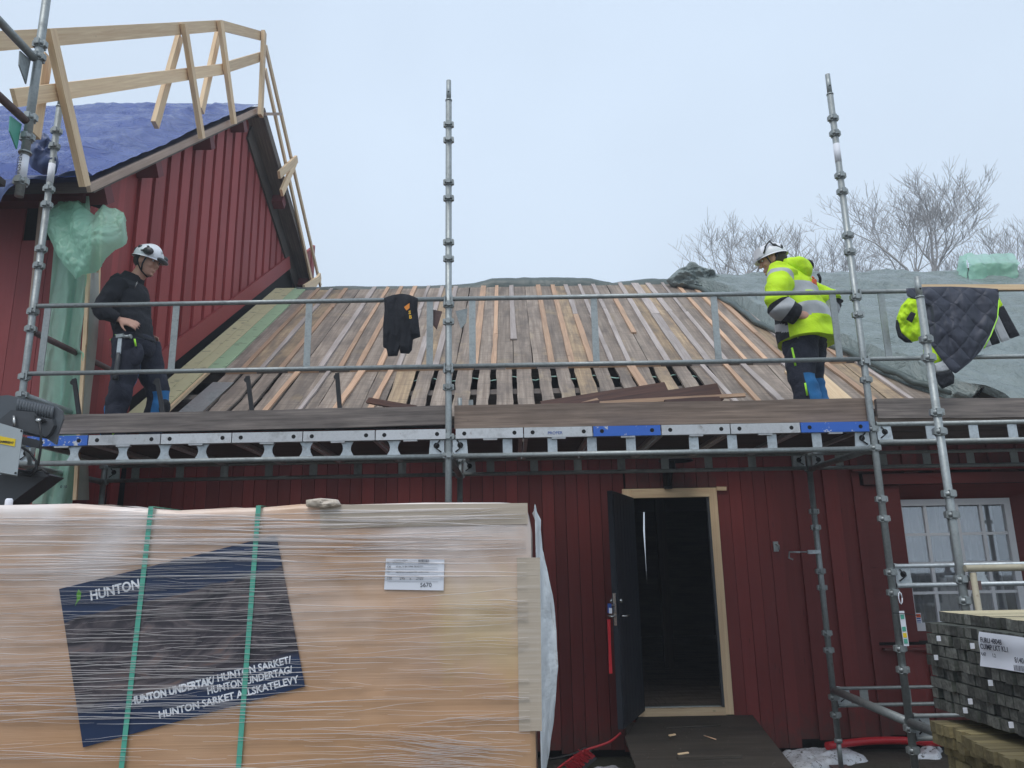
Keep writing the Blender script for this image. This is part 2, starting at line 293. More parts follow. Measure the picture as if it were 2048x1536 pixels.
# ---------------------------------------------------------------- mesh helpers
class MB:
    def __init__(s): s.v = []; s.f = []; s.mi = []; s.sm = []
    def add(s, vs, fs, mi=0, sm=False):
        n = len(s.v); s.v += [V(p) for p in vs]
        for f in fs: s.f.append([n+i for i in f]); s.mi.append(mi); s.sm.append(sm)
        return s
    def box(s, a, b, mi=0):
        x0, y0, z0 = a; x1, y1, z1 = b
        return s.add([(x, y, z) for x in (x0, x1) for y in (y0, y1) for z in (z0, z1)],
                     [(0, 1, 3, 2), (4, 6, 7, 5), (0, 4, 5, 1), (2, 3, 7, 6), (0, 2, 6, 4), (1, 5, 7, 3)], mi)
    def bar(s, p0, p1, w, t, up=(0, 0, 1), mi=0):
        p0, p1 = V(p0), V(p1); x = (p1-p0).normalized(); z = V(up); z = (z-x*z.dot(x)).normalized(); y = z.cross(x)
        return s.add([p+y*a*w/2+z*b*t/2 for p in (p0, p1) for a in (-1, 1) for b in (-1, 1)],
                     [(0, 1, 3, 2), (4, 6, 7, 5), (0, 4, 5, 1), (2, 3, 7, 6), (0, 2, 6, 4), (1, 5, 7, 3)], mi)
    def tube(s, pts, r, n=12, mi=0, caps=True):
        pts = [V(p) for p in pts]; rs = r if isinstance(r, (list, tuple)) else [r]*len(pts)
        k = len(s.v); ref = None
        for i, p in enumerate(pts):
            d = (pts[min(i+1, len(pts)-1)]-pts[max(i-1, 0)]).normalized()
            if ref is None: ref = V((0, 0, 1)) if abs(d.z) < .9 else V((1, 0, 0))
            a = (ref-d*ref.dot(d)).normalized(); ref = a; b = d.cross(a)
            for j in range(n):
                t_ = 2*math.pi*j/n; s.v.append(p+(a*math.cos(t_)+b*math.sin(t_))*rs[i])
        for i in range(len(pts)-1):
            for j in range(n):
                s.f.append([k+i*n+j, k+i*n+(j+1) % n, k+(i+1)*n+(j+1) % n, k+(i+1)*n+j]); s.mi.append(mi); s.sm.append(True)
        if caps:
            s.f.append([k+j for j in range(n)][::-1]); s.f.append([k+(len(pts)-1)*n+j for j in range(n)]); s.mi += [mi, mi]; s.sm += [False, False]
        return s
    def prism(s, poly, d, mi=0):
        n = len(poly); d = V(d)
        return s.add([V(p) for p in poly]+[V(p)+d for p in poly], [list(range(n))[::-1], [n+i for i in range(n)]]+[(i, (i+1) % n, n+(i+1) % n, n+i) for i in range(n)], mi)
    def grid(s, fn, nu, nv, mi=0, sm=True, mf=None, closed=False):
        k = len(s.v); s.v += [V(fn(i/nu, j/nv)) for i in range(nu+(0 if closed else 1)) for j in range(nv+1)]
        for i in range(nu):
            for j in range(nv):
                i2 = (i+1) % nu if closed else i+1
                s.f.append([k+i*(nv+1)+j, k+i2*(nv+1)+j, k+i2*(nv+1)+j+1, k+i*(nv+1)+j+1])
                s.mi.append(mf((i+.5)/nu, (j+.5)/nv) if mf else mi); s.sm.append(sm)
        return s
    def ell(s, c, r, n=14, m=10, mi=0, zlo=-1):
        c = V(c)
        def fn(u, v):
            t_ = u*2*math.pi; z = zlo+(1-zlo)*v if zlo > -1 else -math.cos(v*math.pi)
            q = math.sqrt(max(0, 1-z*z)); return c+V((r[0]*q*math.cos(t_), r[1]*q*math.sin(t_), r[2]*z))
        return s.grid(fn, n, m, mi, closed=True)
    def build(s, name, mats, parent=None, mat=None, **k):
        me = bpy.data.meshes.new(name)
        inv = mat.inverted() if mat is not None else None
        me.from_pydata([tuple(inv @ p if inv else p) for p in s.v], [], s.f)
        for m_ in (mats if isinstance(mats, (list, tuple)) else [mats]): me.materials.append(M[m_] if isinstance(m_, str) else m_)
        me.polygons.foreach_set('material_index', s.mi); me.polygons.foreach_set('use_smooth', s.sm); me.update()
        o = bpy.data.objects.new(name, me); link(o, parent, mat or Matrix()); tag(o, **k); return o
def wm(o):
    m_ = o.matrix_basis.copy()
    return wm(o.parent) @ o.matrix_parent_inverse @ m_ if o.parent else m_
def link(o, parent=None, mat=Matrix()):
    COL.objects.link(o); o.matrix_basis = mat
    if parent: o.parent = parent; o.matrix_parent_inverse = wm(parent).inverted()
    return o
def tag(o, label=None, cat=None, group=None, kind=None):
    if label: o['label'] = label
    if cat: o['category'] = cat
    if group: o['group'] = group
    if kind: o['kind'] = kind
    return o
def thing(name, loc, label, cat, group=None):
    o = bpy.data.objects.new(name, None); o.empty_display_size = .1; link(o, None, Matrix.Translation(V(loc))); return tag(o, label, cat, group)
def frame(p0, p1, up):
    x = (p1-p0).normalized(); z = V(up); z = (z-x*z.dot(x)).normalized(); y = z.cross(x)
    return Matrix(((x.x, y.x, z.x, p0.x), (x.y, y.y, z.y, p0.y), (x.z, y.z, z.z, p0.z), (0, 0, 0, 1)))
def board(name, p0, p1, w, t_, up, mat, parent=None, wav=0, seg=1, **k):
    """one timber: its own local x runs along the grain"""
    p0, p1 = V(p0), V(p1); L = (p1-p0).length; m_ = frame(p0, p1, up); b = MB(); sd_ = random.random()*99
    st = []
    for i in range(seg+1):
        x = L*i/seg; a = wav*(noise.noise((x*2.3, sd_, 0))*1.6+noise.noise((x*7.1, sd_, 3))*.9); c = wav*(noise.noise((x*2.3, sd_+7, 0))*1.6+noise.noise((x*7.1, sd_+7, 3))*.9)
        q = t_*.06*random.uniform(-1, 1)
        st.append([(x, -w/2+a, -t_/2), (x, w/2+c, -t_/2), (x, w/2+c, t_/2+q), (x, -w/2+a, t_/2-q)])
    n = 0
    vs = [p for s_ in st for p in s_]; fs = [(0, 3, 2, 1), tuple(seg*4+i for i in (0, 1, 2, 3))]
    for i in range(seg):
        for j in range(4): fs.append((i*4+j, i*4+(j+1) % 4, i*4+4+(j+1) % 4, i*4+4+j))
    b.add(vs, fs); b.v = [m_ @ p for p in b.v]
    return b.build(name, mat, parent, m_, **k)
def fbm(x, y, z=0, o=4):
    s_ = 0; a = 1
    for i in range(o): s_ += a*noise.noise((x, y, z)); x *= 2.03; y *= 2.03; z = z*2.03+5; a *= .5
    return s_
def ridged(x, y, z=0, o=3):
    s_ = 0; a = 1
    for i in range(o): s_ += a*(1-2*abs(noise.noise((x, y, z)))); x *= 2.1; y *= 2.1; z += 9; a *= .5
    return s_
def copy_tree(o, parent=None, delta=None):
    c = o.copy(); COL.objects.link(c); c.parent = parent
    if delta is not None: c.matrix_basis = delta @ o.matrix_basis
    for ch in [q for q in bpy.data.objects if q.parent == o]: copy_tree(ch, c)
    return c
_dg = None
def text(body, size, m_, mat, parent, name='lettering', off=0, align='LEFT', ext=.0006, sx=1.0, **k):
    c = bpy.data.curves.new('txt', 'FONT'); c.body = body; c.size = size; c.align_x = align; c.offset = off; c.extrude = ext; c.resolution_u = 3
    o = bpy.data.objects.new('txt', c); COL.objects.link(o); dg = bpy.context.evaluated_depsgraph_get(); dg.update()
    me = bpy.data.meshes.new_from_object(o.evaluated_get(dg)); bpy.data.objects.remove(o)
    if sx != 1: me.transform(Matrix.Diagonal((sx, 1, 1, 1)))
    me.materials.clear(); me.materials.append(M[mat]); o = bpy.data.objects.new(name, me); link(o, parent, m_); tag(o, **k); return o
def resample(pts, n, closed=True):
    pts = [V(p) for p in pts]; q = pts+[pts[0]] if closed else pts
    d = [0]
    for a, b in zip(q, q[1:]): d.append(d[-1]+(b-a).length)
    out = []
    for i in range(n):
        s_ = d[-1]*i/(n if closed else n-1); j = 0
        while j < len(d)-2 and d[j+1] < s_: j += 1
        f_ = (s_-d[j])/max(1e-9, d[j+1]-d[j]); out.append(q[j].lerp(q[j+1], min(1, f_)))
    return out
def blob(b, px, Y, bulge, nz=.03, fr=5, mi=0, n=56, rings=9, back=.5, seed=0, smooth=0, Yf=None, plane=None, zs=1.0):
    """cloth shape from an outline, given real depth: a bulging, folded front and a flatter back"""
    P_ = plane or (lambda x, y: PY(x, y, Yf(x, y) if Yf else Y))
    out = resample([P_(x, y) for x, y in px], n)
    for _ in range(smooth): out = [(out[i-1]+out[i]*2+out[(i+1) % n])/4 for i in range(n)]
    c = sum(out, V())/n; toC = (CAMP-c).normalized(); toC.z = 0; toC.normalize()
    for side, am in ((1, bulge), (-1, bulge*back)):
        def fn(u, v, side=side, am=am):
            p = c.lerp(out[int(round(u*n)) % n], v) if True else c
            h = am*math.sqrt(max(0, 1-v**6)); w = nz*(ridged(p.x*fr+seed, p.z*fr*zs, seed)*.6+fbm(p.x*fr*2, p.z*fr*2*zs, seed))*min(1, (1-v)*4+.15)
            return p+toC*side*(h)+toC*w
        b.grid(fn, n, rings, mi, closed=True)
    return b
def cr_interp(P_, t_):
    n = len(P_)-1; i = min(int(t_*n), n-1); f_ = t_*n-i
    p = [P_[max(0, min(n, i+k))] for k in (-1, 0, 1, 2)]
    return tuple(.5*(2*b+(c-a)*f_+(2*a-5*b+4*c-d)*f_*f_+(3*b-a-3*c+d)*f_**3) for a, b, c, d in zip(*p))
def loft(b, st, ref, n=20, seg=24, mi=0, mf=None, wr=0, fr=9, seed=0, X=None, caps=True, zs=1.6):
    """st: stations (x,y,z,ra,rb); ref: direction of ra.  X places the result"""
    ref = V(ref); k = len(b.v); X = X or Matrix()
    for i in range(seg+1):
        t_ = i/seg; x, y, z, ra, rb = cr_interp(st, t_); e_ = 1e-2
        q0 = cr_interp(st, max(0, t_-e_)); q1 = cr_interp(st, min(1, t_+e_)); d = (V(q1[:3])-V(q0[:3])).normalized()
        a = (ref-d*ref.dot(d)).normalized(); bb = d.cross(a); c = V((x, y, z))
        for j in range(n):
            th = 2*math.pi*j/n; q = a*math.cos(th)*ra+bb*math.sin(th)*rb
            w = 1
            p = c+q
            if wr: p += q.normalized()*wr*(ridged(p.x*fr+seed, p.y*fr, p.z*fr*zs, 2)*.7+fbm(p.x*fr*.6, p.y*fr*.6, p.z*fr+seed, 2))
            b.v.append(X @ p)
    for i in range(seg):
        for j in range(n):
            b.f.append([k+i*n+j, k+i*n+(j+1) % n, k+(i+1)*n+(j+1) % n, k+(i+1)*n+j]); b.sm.append(True)
            b.mi.append(mf((i+.5)/seg, (j+.5)/n) if mf else mi)
    if caps:
        b.f.append([k+j for j in range(n)][::-1]); b.f.append([k+seg*n+j for j in range(n)]); b.sm += [True]*2; b.mi += [mf(0, 0) if mf else mi, mf(1, 0) if mf else mi]
    return b

# ================================================================ SETTING
b = MB()
def gz(x, y): return .05*fbm(x*.35, y*.35)+.015*fbm(x*3, y*3)
xs = [-150, -80, -40, -15]+[-8+.4*i for i in range(45)]+[14, 40, 80, 150]; ys = [-60, -15, -4, 1]+[2+.35*i for i in range(20)]+[12, 20, 50, 100, 200]
k = len(ys)
b.v = [V((x, y, gz(x, y) if -9 < x < 11 and 1 < y < 9.5 else 0)) for x in xs for y in ys]
for i in range(len(xs)-1):
    for j in range(k-1): b.f.append([i*k+j, (i+1)*k+j, (i+1)*k+j+1, i*k+j+1]); b.mi.append(0); b.sm.append(True)
b.build('ground', 'ground', kind='structure')

t = NT('haze_air'); t.t.nodes.remove(t.b); pv = t.n('VolumePrincipled'); pv.inputs['Color'].default_value = (.90, .94, 1, 1); pv.inputs['Density'].default_value = .0048; pv.inputs['Anisotropy'].default_value = .2
t.t.links.new(pv.outputs[0], t.out.inputs['Volume']); M['haze'] = t.m
MB().box((-160, -65, -1), (160, 215, 24)).build('haze', 'haze', kind='stuff')
# ---------------------------------------------------------------- the long red house
TAN = .667; NR = V((0, -.555, .832))
def RP(X, Y, h=0): return V((X, Y, 3.03+TAN*(Y-7)))+NR*h
house = thing('red_house', (1, 7.3, 0), 'long low red timber house with an open door and a half stripped plank roof', 'house')
hp = dict(parent=house)
WY = 7.3
x = -3.62; i = 0
while x < 1.06:                                   # narrow flush boards left of the door
    w = random.choice((.105, .11, .115, .12)); w = min(w, 1.075-x)
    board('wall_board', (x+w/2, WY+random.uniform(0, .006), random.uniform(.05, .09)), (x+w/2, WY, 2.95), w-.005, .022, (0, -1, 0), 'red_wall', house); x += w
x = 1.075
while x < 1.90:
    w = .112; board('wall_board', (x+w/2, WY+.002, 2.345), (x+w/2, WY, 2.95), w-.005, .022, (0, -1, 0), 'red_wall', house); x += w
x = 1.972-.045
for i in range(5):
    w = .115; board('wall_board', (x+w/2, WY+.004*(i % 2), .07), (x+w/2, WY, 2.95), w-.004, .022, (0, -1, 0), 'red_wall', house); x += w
x0 = x
def bb(x0, x1, z0, z1, mat='red_wall', pitch=.272):  # wide boards, cover boards proud of them
    x = x0
    while x < x1-.02:
        w = min(.17, x1-x)
        board('wall_board', (x+w/2, WY+.012, z0+random.uniform(-.01, .02)), (x+w/2, WY+.012, z1), w, .02, (0, -1, 0), mat, house)
        if x+w+.002 < x1:
            ww = min(.135, x1-(x+.155))
            if ww > .03: board('cover_board', (x+.155+ww/2, WY-.014, z0+random.uniform(-.012, .01)), (x+.155+ww/2, WY-.014, z1), ww, .024, (0, -1, 0), mat, house)
        x += pitch
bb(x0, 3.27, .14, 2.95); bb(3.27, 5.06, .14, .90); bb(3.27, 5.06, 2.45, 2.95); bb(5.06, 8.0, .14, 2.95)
# dark sheathing behind the boards, with the door and window openings left out
b = MB()
for q in ((-3.7, .1, 1.09, 2.95), (1.09, 2.29, 1.9, 2.95), (1.9, .1, 3.27, 2.95), (3.27, .1, 5.06, .93), (3.27, 2.33, 5.06, 2.95), (5.06, .1, 8, 2.95)):
    b.box((q[0], WY+.03, q[1]), (q[2], WY+.09, q[3]))
b.build('sheathing', 'underlay_shade', house)
b = MB(); b.box((-3.7, WY+.1, -.2), (8, WY+.3, .34)); b.build('foundation', 'underlay_shade', house)
b = MB()                                          # interior: floor, loft floor, far walls; a split in the far wall lets daylight in
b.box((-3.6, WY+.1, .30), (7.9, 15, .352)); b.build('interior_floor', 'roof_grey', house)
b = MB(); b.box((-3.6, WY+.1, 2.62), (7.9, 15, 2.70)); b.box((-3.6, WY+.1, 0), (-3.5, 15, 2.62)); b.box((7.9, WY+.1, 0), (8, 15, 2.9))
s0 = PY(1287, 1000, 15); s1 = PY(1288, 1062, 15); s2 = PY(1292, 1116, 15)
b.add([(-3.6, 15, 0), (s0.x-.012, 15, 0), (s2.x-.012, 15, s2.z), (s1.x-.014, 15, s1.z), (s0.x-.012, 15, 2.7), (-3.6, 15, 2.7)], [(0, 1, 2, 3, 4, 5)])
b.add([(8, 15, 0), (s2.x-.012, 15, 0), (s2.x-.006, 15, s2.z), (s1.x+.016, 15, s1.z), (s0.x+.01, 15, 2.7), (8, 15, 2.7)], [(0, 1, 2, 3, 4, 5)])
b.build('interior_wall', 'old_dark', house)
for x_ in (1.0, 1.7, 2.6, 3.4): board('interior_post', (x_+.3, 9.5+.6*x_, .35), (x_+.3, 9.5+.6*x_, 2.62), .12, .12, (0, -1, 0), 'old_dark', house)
b = MB(); b.add([RP(-3.5, 11.12, -.02), RP(8, 11.12, -.02), V((8, 15.4, 2.95)), V((-3.5, 15.4, 2.95))], [(0, 1, 2, 3)]); b.build('back_roof_slope', 'underlay_shade', house)
b = MB(); b.add([(8, 7, 2.9), (8, 15.3, 2.9), (8, 11.1, 5.7)], [(0, 1, 2)]); b.build('far_gable', 'red_wall', house)
# roof: purlins, two layers of boards, laths over the joints
for Yp, hh in ((7.12, .12), (7.52, .14), (8.12, .10), (9.4, .12), (10.7, .12)):
    p = RP(0, Yp, -.03-hh/2); board('purlin', (-3.5, p.y, p.z), (7.9, p.y, p.z), .13, hh, NR, 'soffit', house)
b = MB(); b.add([RP(-3.6, 6.98, -.3), RP(7.9, 6.98, -.3), RP(7.9, 11.1, -.3), RP(-3.6, 11.1, -.3)], [(0, 1, 2, 3)]); b.build('loft_shade', 'underlay_shade', house)  # black sheet added under the boards as the dark of the loft
b = MB(); b.box((-3.6, 7.0, 2.76), (7.9, 7.34, 2.82)); b.build('eave_soffit', 'soffit', house)
for X0, X1, m_, Ya in ((-3.50, -3.36, 'yellow_sheath', 7.0), (-3.355, -3.215, 'yellow_sheath', 7.0), (-3.21, -3.03, 'green_sheath', 8.02)):
    board('underlay_strip', RP((X0+X1)/2, Ya, .05), RP((X0+X1)/2, 11.1, .05), X1-X0, .018, NR, m_, house)
board('edge_lath', RP(-3.19, 7.0, .03), RP(-3.19, 8.02, .03), .035, .03, NR, 'fresh', house)
pitch = .206; n = 41; X = -2.93
for i in range(n):
    xc = X+i*pitch
    board('roof_board', RP(xc, 8.02+random.uniform(-.015, .015), .030), RP(xc+random.uniform(-.008, .008), 11.1, .030), pitch-random.uniform(.004, .014), .026, NR,
          'roof_grey' if random.random() < .8 else 'roof_yel', house, .006, 8)
    gap = (-1.02 < xc < 2.05); slit = xc < -2.2
    if gap: w, m_, wv_, up_ = random.uniform(.11, .168), random.choice(('roof_yel', 'roof_grey', 'roof_grey')), random.uniform(.006, .018), 12
    elif slit: w, m_, wv_, up_ = random.uniform(.145, .175), 'roof_grey', .012, 9
    else: w, m_, wv_, up_ = pitch-.008, random.choice(('roof_grey', 'roof_grey', 'roof_yel')), .006, 6
    board('eave_board', RP(xc+random.uniform(-.01, .01), 6.94+random.uniform(-.03, .03), 0), RP(xc+random.uniform(-.01, .01), 8.10, 0), w, .024, NR, m_, house, wv_, up_)
board('eave_flashing', RP(-2.98, 6.97, .02), RP(-2.93, 7.75, .02), .22, .004, NR, 'galv', house)
kinds = ['orange', 'lilac', 'orange', 'none', 'lilac', 'orange', 'orange', 'orange', 'lilac', 'lilac', 'lilac', 'none', 'orange2', 'orange', 'short', 'none', 'orange', 'orange', 'lilac', 'lilac', 'lilac', 'shorto',
         'lilac', 'lilac2', 'lilac', 'lilac', 'orange', 'orange', 'orange', 'lilac', 'lilac2', 'orange', 'none', 'orange2', 'orange', 'lilac', 'orange', 'lilac', 'orange', 'lilac', 'orange']
for i in range(n):
    k = kinds[i]; xc = X+i*pitch+pitch/2
    if k == 'none': continue
    m_ = 'orange' if 'orange' in k or k == 'shorto' else 'lilac'; w = random.uniform(.048, .068)*(1.6 if k.endswith('2') else 1)
    Ya, Yb = 8.0+random.uniform(-.02, .03), 11.08; ex = random.random()
    if k == 'short': Ya = 8.75
    if k == 'shorto': Ya, Yb = 8.9, 10.4
    spl = random.uniform(8.8, 10.2)
    j1 = random.uniform(-.012, .012); j2 = random.uniform(-.012, .012)
    if k in ('short', 'shorto') or random.random() < .35:
        board('roof_lath', RP(xc+j1, Ya, .054), RP(xc+j2, Yb, .054), w, .022, NR, m_, house, .005, 8)
    else:
        m2 = random.choice((m_, m_, 'orange', 'lilac'))
        board('roof_lath', RP(xc+j1, Ya, .054), RP(xc, spl-.004, .054), w, .022, NR, m2, house, .005, 5)
        board('roof_lath', RP(xc+random.uniform(-.008, .008), spl+.004, .054), RP(xc+j2, Yb, .054), w*random.uniform(.8, 1.15), .022, NR, m_, house, .005, 5)
for xa, xb, m_, w in ((-2.27, -2.23, 'orange', .05), (-1.62, -1.55, 'orange2', .07), (-1.3, -1.24, 'orange', .055), (-1.95, -1.9, 'lilac', .04), (1.36, 1.3, 'orange', .09), (2.12, 2.05, 'lilac', .05), (2.55, 2.48, 'lilac', .06),
                      (2.33, 2.3, 'orange', .05), (2.98, 2.92, 'lilac', .06), (3.4, 3.36, 'orange', .06), (3.75, 3.7, 'lilac', .05), (4.2, 4.16, 'orange', .055)):
    board('roof_lath', RP(xa, 6.96, .027), RP(xb, 7.98, .027), w, .022, NR, m_.replace('2', ''), house, .006, 6)
board('pale_panel', RP(3.02, 7.05, .03), RP(3.02, 7.75, .03), .36, .02, NR, 'fresh', house)
for i in range(26):
    xa = -3.0+i*.33
    board('step_lath', RP(xa, 7.985, .028), RP(xa+.322, 7.985, .028), .022, .034, NR, random.choice(('orange', 'orange', 'lilac', 'soffit')), house)
# teal cable lying under the gaps
b = MB(); pts = [RP(-1.4+i*.12, 7.86+.05*math.sin(i*1.7)+.03*noise.noise((i*.7, 3, 1)), -.045) for i in range(31)]; b.tube(pts, .007, 6); b.build('cable', 'twine', house)
# window
win = tag(link(bpy.data.objects.new('window', None), house, Matrix.Translation((4.05, 7.42, 1.6))))
wp = dict(parent=win)
a0 = PY(1787, 1000, 7.42); a1 = PY(2016, 997, 7.42); zt, zb = a0.z, PY(1826, 1262, 7.42).z; xl, xr = a0.x, a1.x
def fb(name, x0, z0, x1, z1, y0=7.40, y1=7.45, mat='white_paint', par=win): MB().box((x0, y0, z0), (x1, y1, z1)).build(name, mat, par)
fb('frame_side', xl, zb, xl+.06, zt); fb('frame_side', xr-.06, zb, xr, zt); fb('frame_top', xl+.06, zt-.06, xr-.06, zt); fb('frame_bottom', xl+.06, zb, xr-.06, zb+.07)
xm = (xl+xr)/2; fb('centre_post', xm-.045, zb+.07, xm+.045, zt-.06, 7.395)
for s_ in (xl+.06, xm+.045):
    s2_ = s_+(xr-xl)/2-.105; fb('mullion', (s_+s2_)/2-.015, zb+.07, (s_+s2_)/2+.015, zt-.06, 7.41, 7.44)
    for f_ in (.25, .5, .75):
        zz = zb+.07+(zt-zb-.13)*f_; fb('glazing_bar', s_, zz-.014, (s_+s2_)/2-.011, zz+.011, 7.412, 7.438); fb('glazing_bar', (s_+s2_)/2+.011, zz-.014, s2_, zz+.011, 7.412, 7.438)
    for cx0, cx1 in ((s_, (s_+s2_)/2-.011), ((s_+s2_)/2+.011, s2_)):
        for f_ in range(4):
            za = zb+.07+(zt-zb-.13)*f_/4; MB().box((cx0, 7.424, za+.011), (cx1, 7.427, za+(zt-zb-.13)/4-.011)).build('pane', 'glass', win)
b = MB(); b.grid(lambda u, v: (xl+(xr-xl)*.9*u, 7.50+.02*math.sin(u*70)+.01*math.sin(u*31+v*3), zb+(zt-zb)*v), 90, 4); b.build('curtain', 'curtain', win)
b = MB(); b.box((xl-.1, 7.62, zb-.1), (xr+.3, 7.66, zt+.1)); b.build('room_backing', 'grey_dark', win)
q0, q1 = PY(1826, 1226, 7.415), PY(1845, 1250, 7.415)
MB().box((q0.x, 7.418, q1.z), (q1.x, 7.4225, q0.z)).build('notice', 'white', win); MB().box((q0.x+.005, 7.4155, q0.z-.04), (q1.x-.005, 7.418, q0.z-.01)).build('notice_print', 'red_print', win)
for k_ in range(3): MB().box((q0.x+.01, 7.4155, q1.z+.012+.02*k_), (q1.x-.01, 7.418, q1.z+.022+.02*k_)).build('notice_print', 'bluetag', win)
b = MB(); b.box((3.27, WY-.01, .93), (xl, 7.46, 2.33)); b.build('reveal_board', 'red_wall', house)
b = MB(); b.prism([(xr, 7.44, .93), (5.06, 7.29, .93), (5.06, 7.46, .93), (xr, 7.46, .93)], (0, 0, 1.4)); b.build('reveal_board', 'red_wall', house)
b = MB(); b.prism([(3.30, WY-.01, 2.33), (5.06, WY-.01, 2.33), (xr, 7.44, zt), (xl, 7.44, zt)], (0, 0, -.006)); b.build('reveal_soffit', 'red_wall', house)
b = MB(); b.box((xl, 7.38, .93), (xr, 7.46, zb)); b.build('reveal_sill', 'red_wall', house)
board('header_board', (3.30, WY-.03, 2.385), (5.3, WY-.03, 2.385), .10, .022, (0, -1, 0), 'red_wall', house)
board('drip_cap', (3.2, WY-.045, 2.468), (5.4, WY-.045, 2.468), .016, .05, (0, -1, 0), 'red_wall', house)
board('window_ledge', (3.3, WY-.035, .872), (5.1, WY-.035, .872), .02, .05, (0, -1, 0), 'red_wall', house)
# door frame, door leaf
DX0, DX1 = 1.12, 1.845; dt = PY(1340, 995, 7.27).z; db = .405
board('door_frame', (DX1+.04, 7.29, db-.05), (DX1+.04, 7.29, dt+.085), .075, .04, (0, -1, 0), 'fresh', house)
board('door_frame', (DX0-.04, 7.29, db-.05), (DX0-.04, 7.29, dt+.085), .08, .07, (0, -1, 0), 'fresh', house)
board('door_frame', (DX0, 7.285, dt+.042), (DX1, 7.285, dt+.042), .083, .075, (0, -1, 0), 'fresh', house)
board('door_frame', (DX0, 7.282, db-.02), (DX1, 7.282, db-.02), .06, .08, (0, -1, 0), 'fresh', house)
board('lath_stub', (DX1+.08, 7.272, dt+.075), (DX1+.17, 7.27, dt+.072), .035, .02, (0, -1, 0), 'fresh', house)
MB().box((DX1-.022, 7.262, db+.012), (DX1-.001, 7.30, dt)).build('rubber_seal', 'grey_dark', house)
b = MB(); b.box((DX0+.0, 7.30, db+.01), (DX1-.02, 7.33, db+.02)); b.build('threshold', 'galv', house)
ex = PY(1230, 1220, 6.47); hx = V((DX0, 7.25, 0)); fx = V((ex.x, 6.47, 0)); dv = (fx-hx).normalized()
door = tag(link(bpy.data.objects.new('door', None), house, Matrix.Translation((hx.x, hx.y, db))))
nrm = V((-dv.y, dv.x, 0))
if nrm.x < 0: nrm = -nrm
Ld = (fx-hx).length
b = MB()
b.bar(hx+V((0, 0, (db+dt)/2+.0)), fx+V((0, 0, (db+dt)/2)), dt-db, .042, nrm); b.build('door_leaf', 'navy_door', door)
for k_ in range(7):
    c0 = hx+dv*(.03+k_*(Ld-.04)/7); c1 = c0+nrm*.023+dv*.005
    board('door_board', c1+dv*.045+V((0, 0, db+.03)), c1+dv*.045+V((0, 0, dt-.03)), (Ld-.04)/7-.006, .01, nrm, 'navy_door', door)
lz = PY(1232, 1220, 6.47).z
b = MB(); b.bar(fx+dv*.003+V((0, 0, lz-.12)), fx+dv*.003+V((0, 0, lz+.13)), .024, .004, dv); b.build('lock_plate', 'chrome', door)
b = MB()
for s_ in (1, -1):
    p = fx-dv*.06+nrm*.02*s_+V((0, 0, lz-.05)); b.tube([p, p+nrm*.05*s_, p+nrm*.055*s_-dv*.11], .009, 8)
    p = fx-dv*.06+nrm*.02*s_+V((0, 0, lz+.07)); b.tube([p, p+nrm*.03*s_], .02, 10)
b.build('door_handle', 'chrome', door)
# outdoor lamp: hood on a bracket
lm = link(bpy.data.objects.new('wall_lamp', None), house, Matrix.Translation((1.54, 7.2, 2.5)))
c = PY(1352, 918, 7.10); b = MB()
prof = [(.0, .04), (.06, .035), (.12, .015), (.16, -.015), (.155, -.022)]
b.grid(lambda u, v: (lambda q: c+V((q[0]*math.cos(u*2*math.pi), q[0]*math.sin(u*2*math.pi), q[1])))(prof[min(4, int(v*4+.01))]), 24, 4, closed=True)
b.build('lamp_shade', 'lamp', lm)
b = MB(); e_ = PY(1338, 975, 7.2); b.tube([c+V((-.04, 0, -.02)), c+V((-.04, 0, -.09)), V((e_.x, 7.2, c.z-.12)), V((e_.x, 7.22, e_.z+.02))], [.028, .035, .038, .03], 12); b.box((e_.x-.035, 7.22, e_.z-.01), (e_.x+.035, 7.285, e_.z+.16)); b.build('lamp_bracket', 'lamp', lm)
c = PY(1552, 1093, 7.26); b = MB(); b.box((c.x-.022, 7.255, c.z-.045), (c.x+.022, 7.275, c.z+.045)); b.tube([c+V((0, -.005, .02)), c+V((.015, -.035, .01)), c+V((.015, -.035, -.03))], .007, 6); b.build('wall_latch', 'galv', house)

# ---------------------------------------------------------------- the tall red barn at the left
barn = thing('tall_barn', (-3.65, 9, 0), 'tall red board clad barn whose gable stands over the lower house', 'barn')
GX = -3.65
def zf(Y): return 4.73+(Y-5.75)*.835
AY = 9.72; AZ = zf(AY)
def zr(Y): return min(zf(Y), AZ-(Y-AY)*.47)
def zlow(Y): return 0 if Y < 7.05 else 3.03+TAN*(Y-7)+.16
def gab(Ya, Yb, x0, x1, name, mat='red_gable'):
    pts = [(x0, Ya, zlow(Ya)), (x0, Yb, zlow(Yb)), (x0, Yb, zr(Yb)-.15)]
    if Ya < AY < Yb: pts.append((x0, AY, AZ-.15))
    pts.append((x0, Ya, zr(Ya)-.15))
    m_ = Matrix.Translation((x0, (Ya+Yb)/2, 0)); MB().prism(pts, (x1-x0, 0, 0)).build(name, mat, barn, m_)
y = 6.22; i = 0
while y < 13.6:
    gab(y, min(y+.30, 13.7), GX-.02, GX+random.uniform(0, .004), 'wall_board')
    if i > 0 and not (7.0 < y+.2 < 7.06): gab(y-.065, y+.125+random.uniform(0, .02), GX+.004, GX+.032+random.uniform(0, .006), 'cover_board')
    y += .292; i += 1
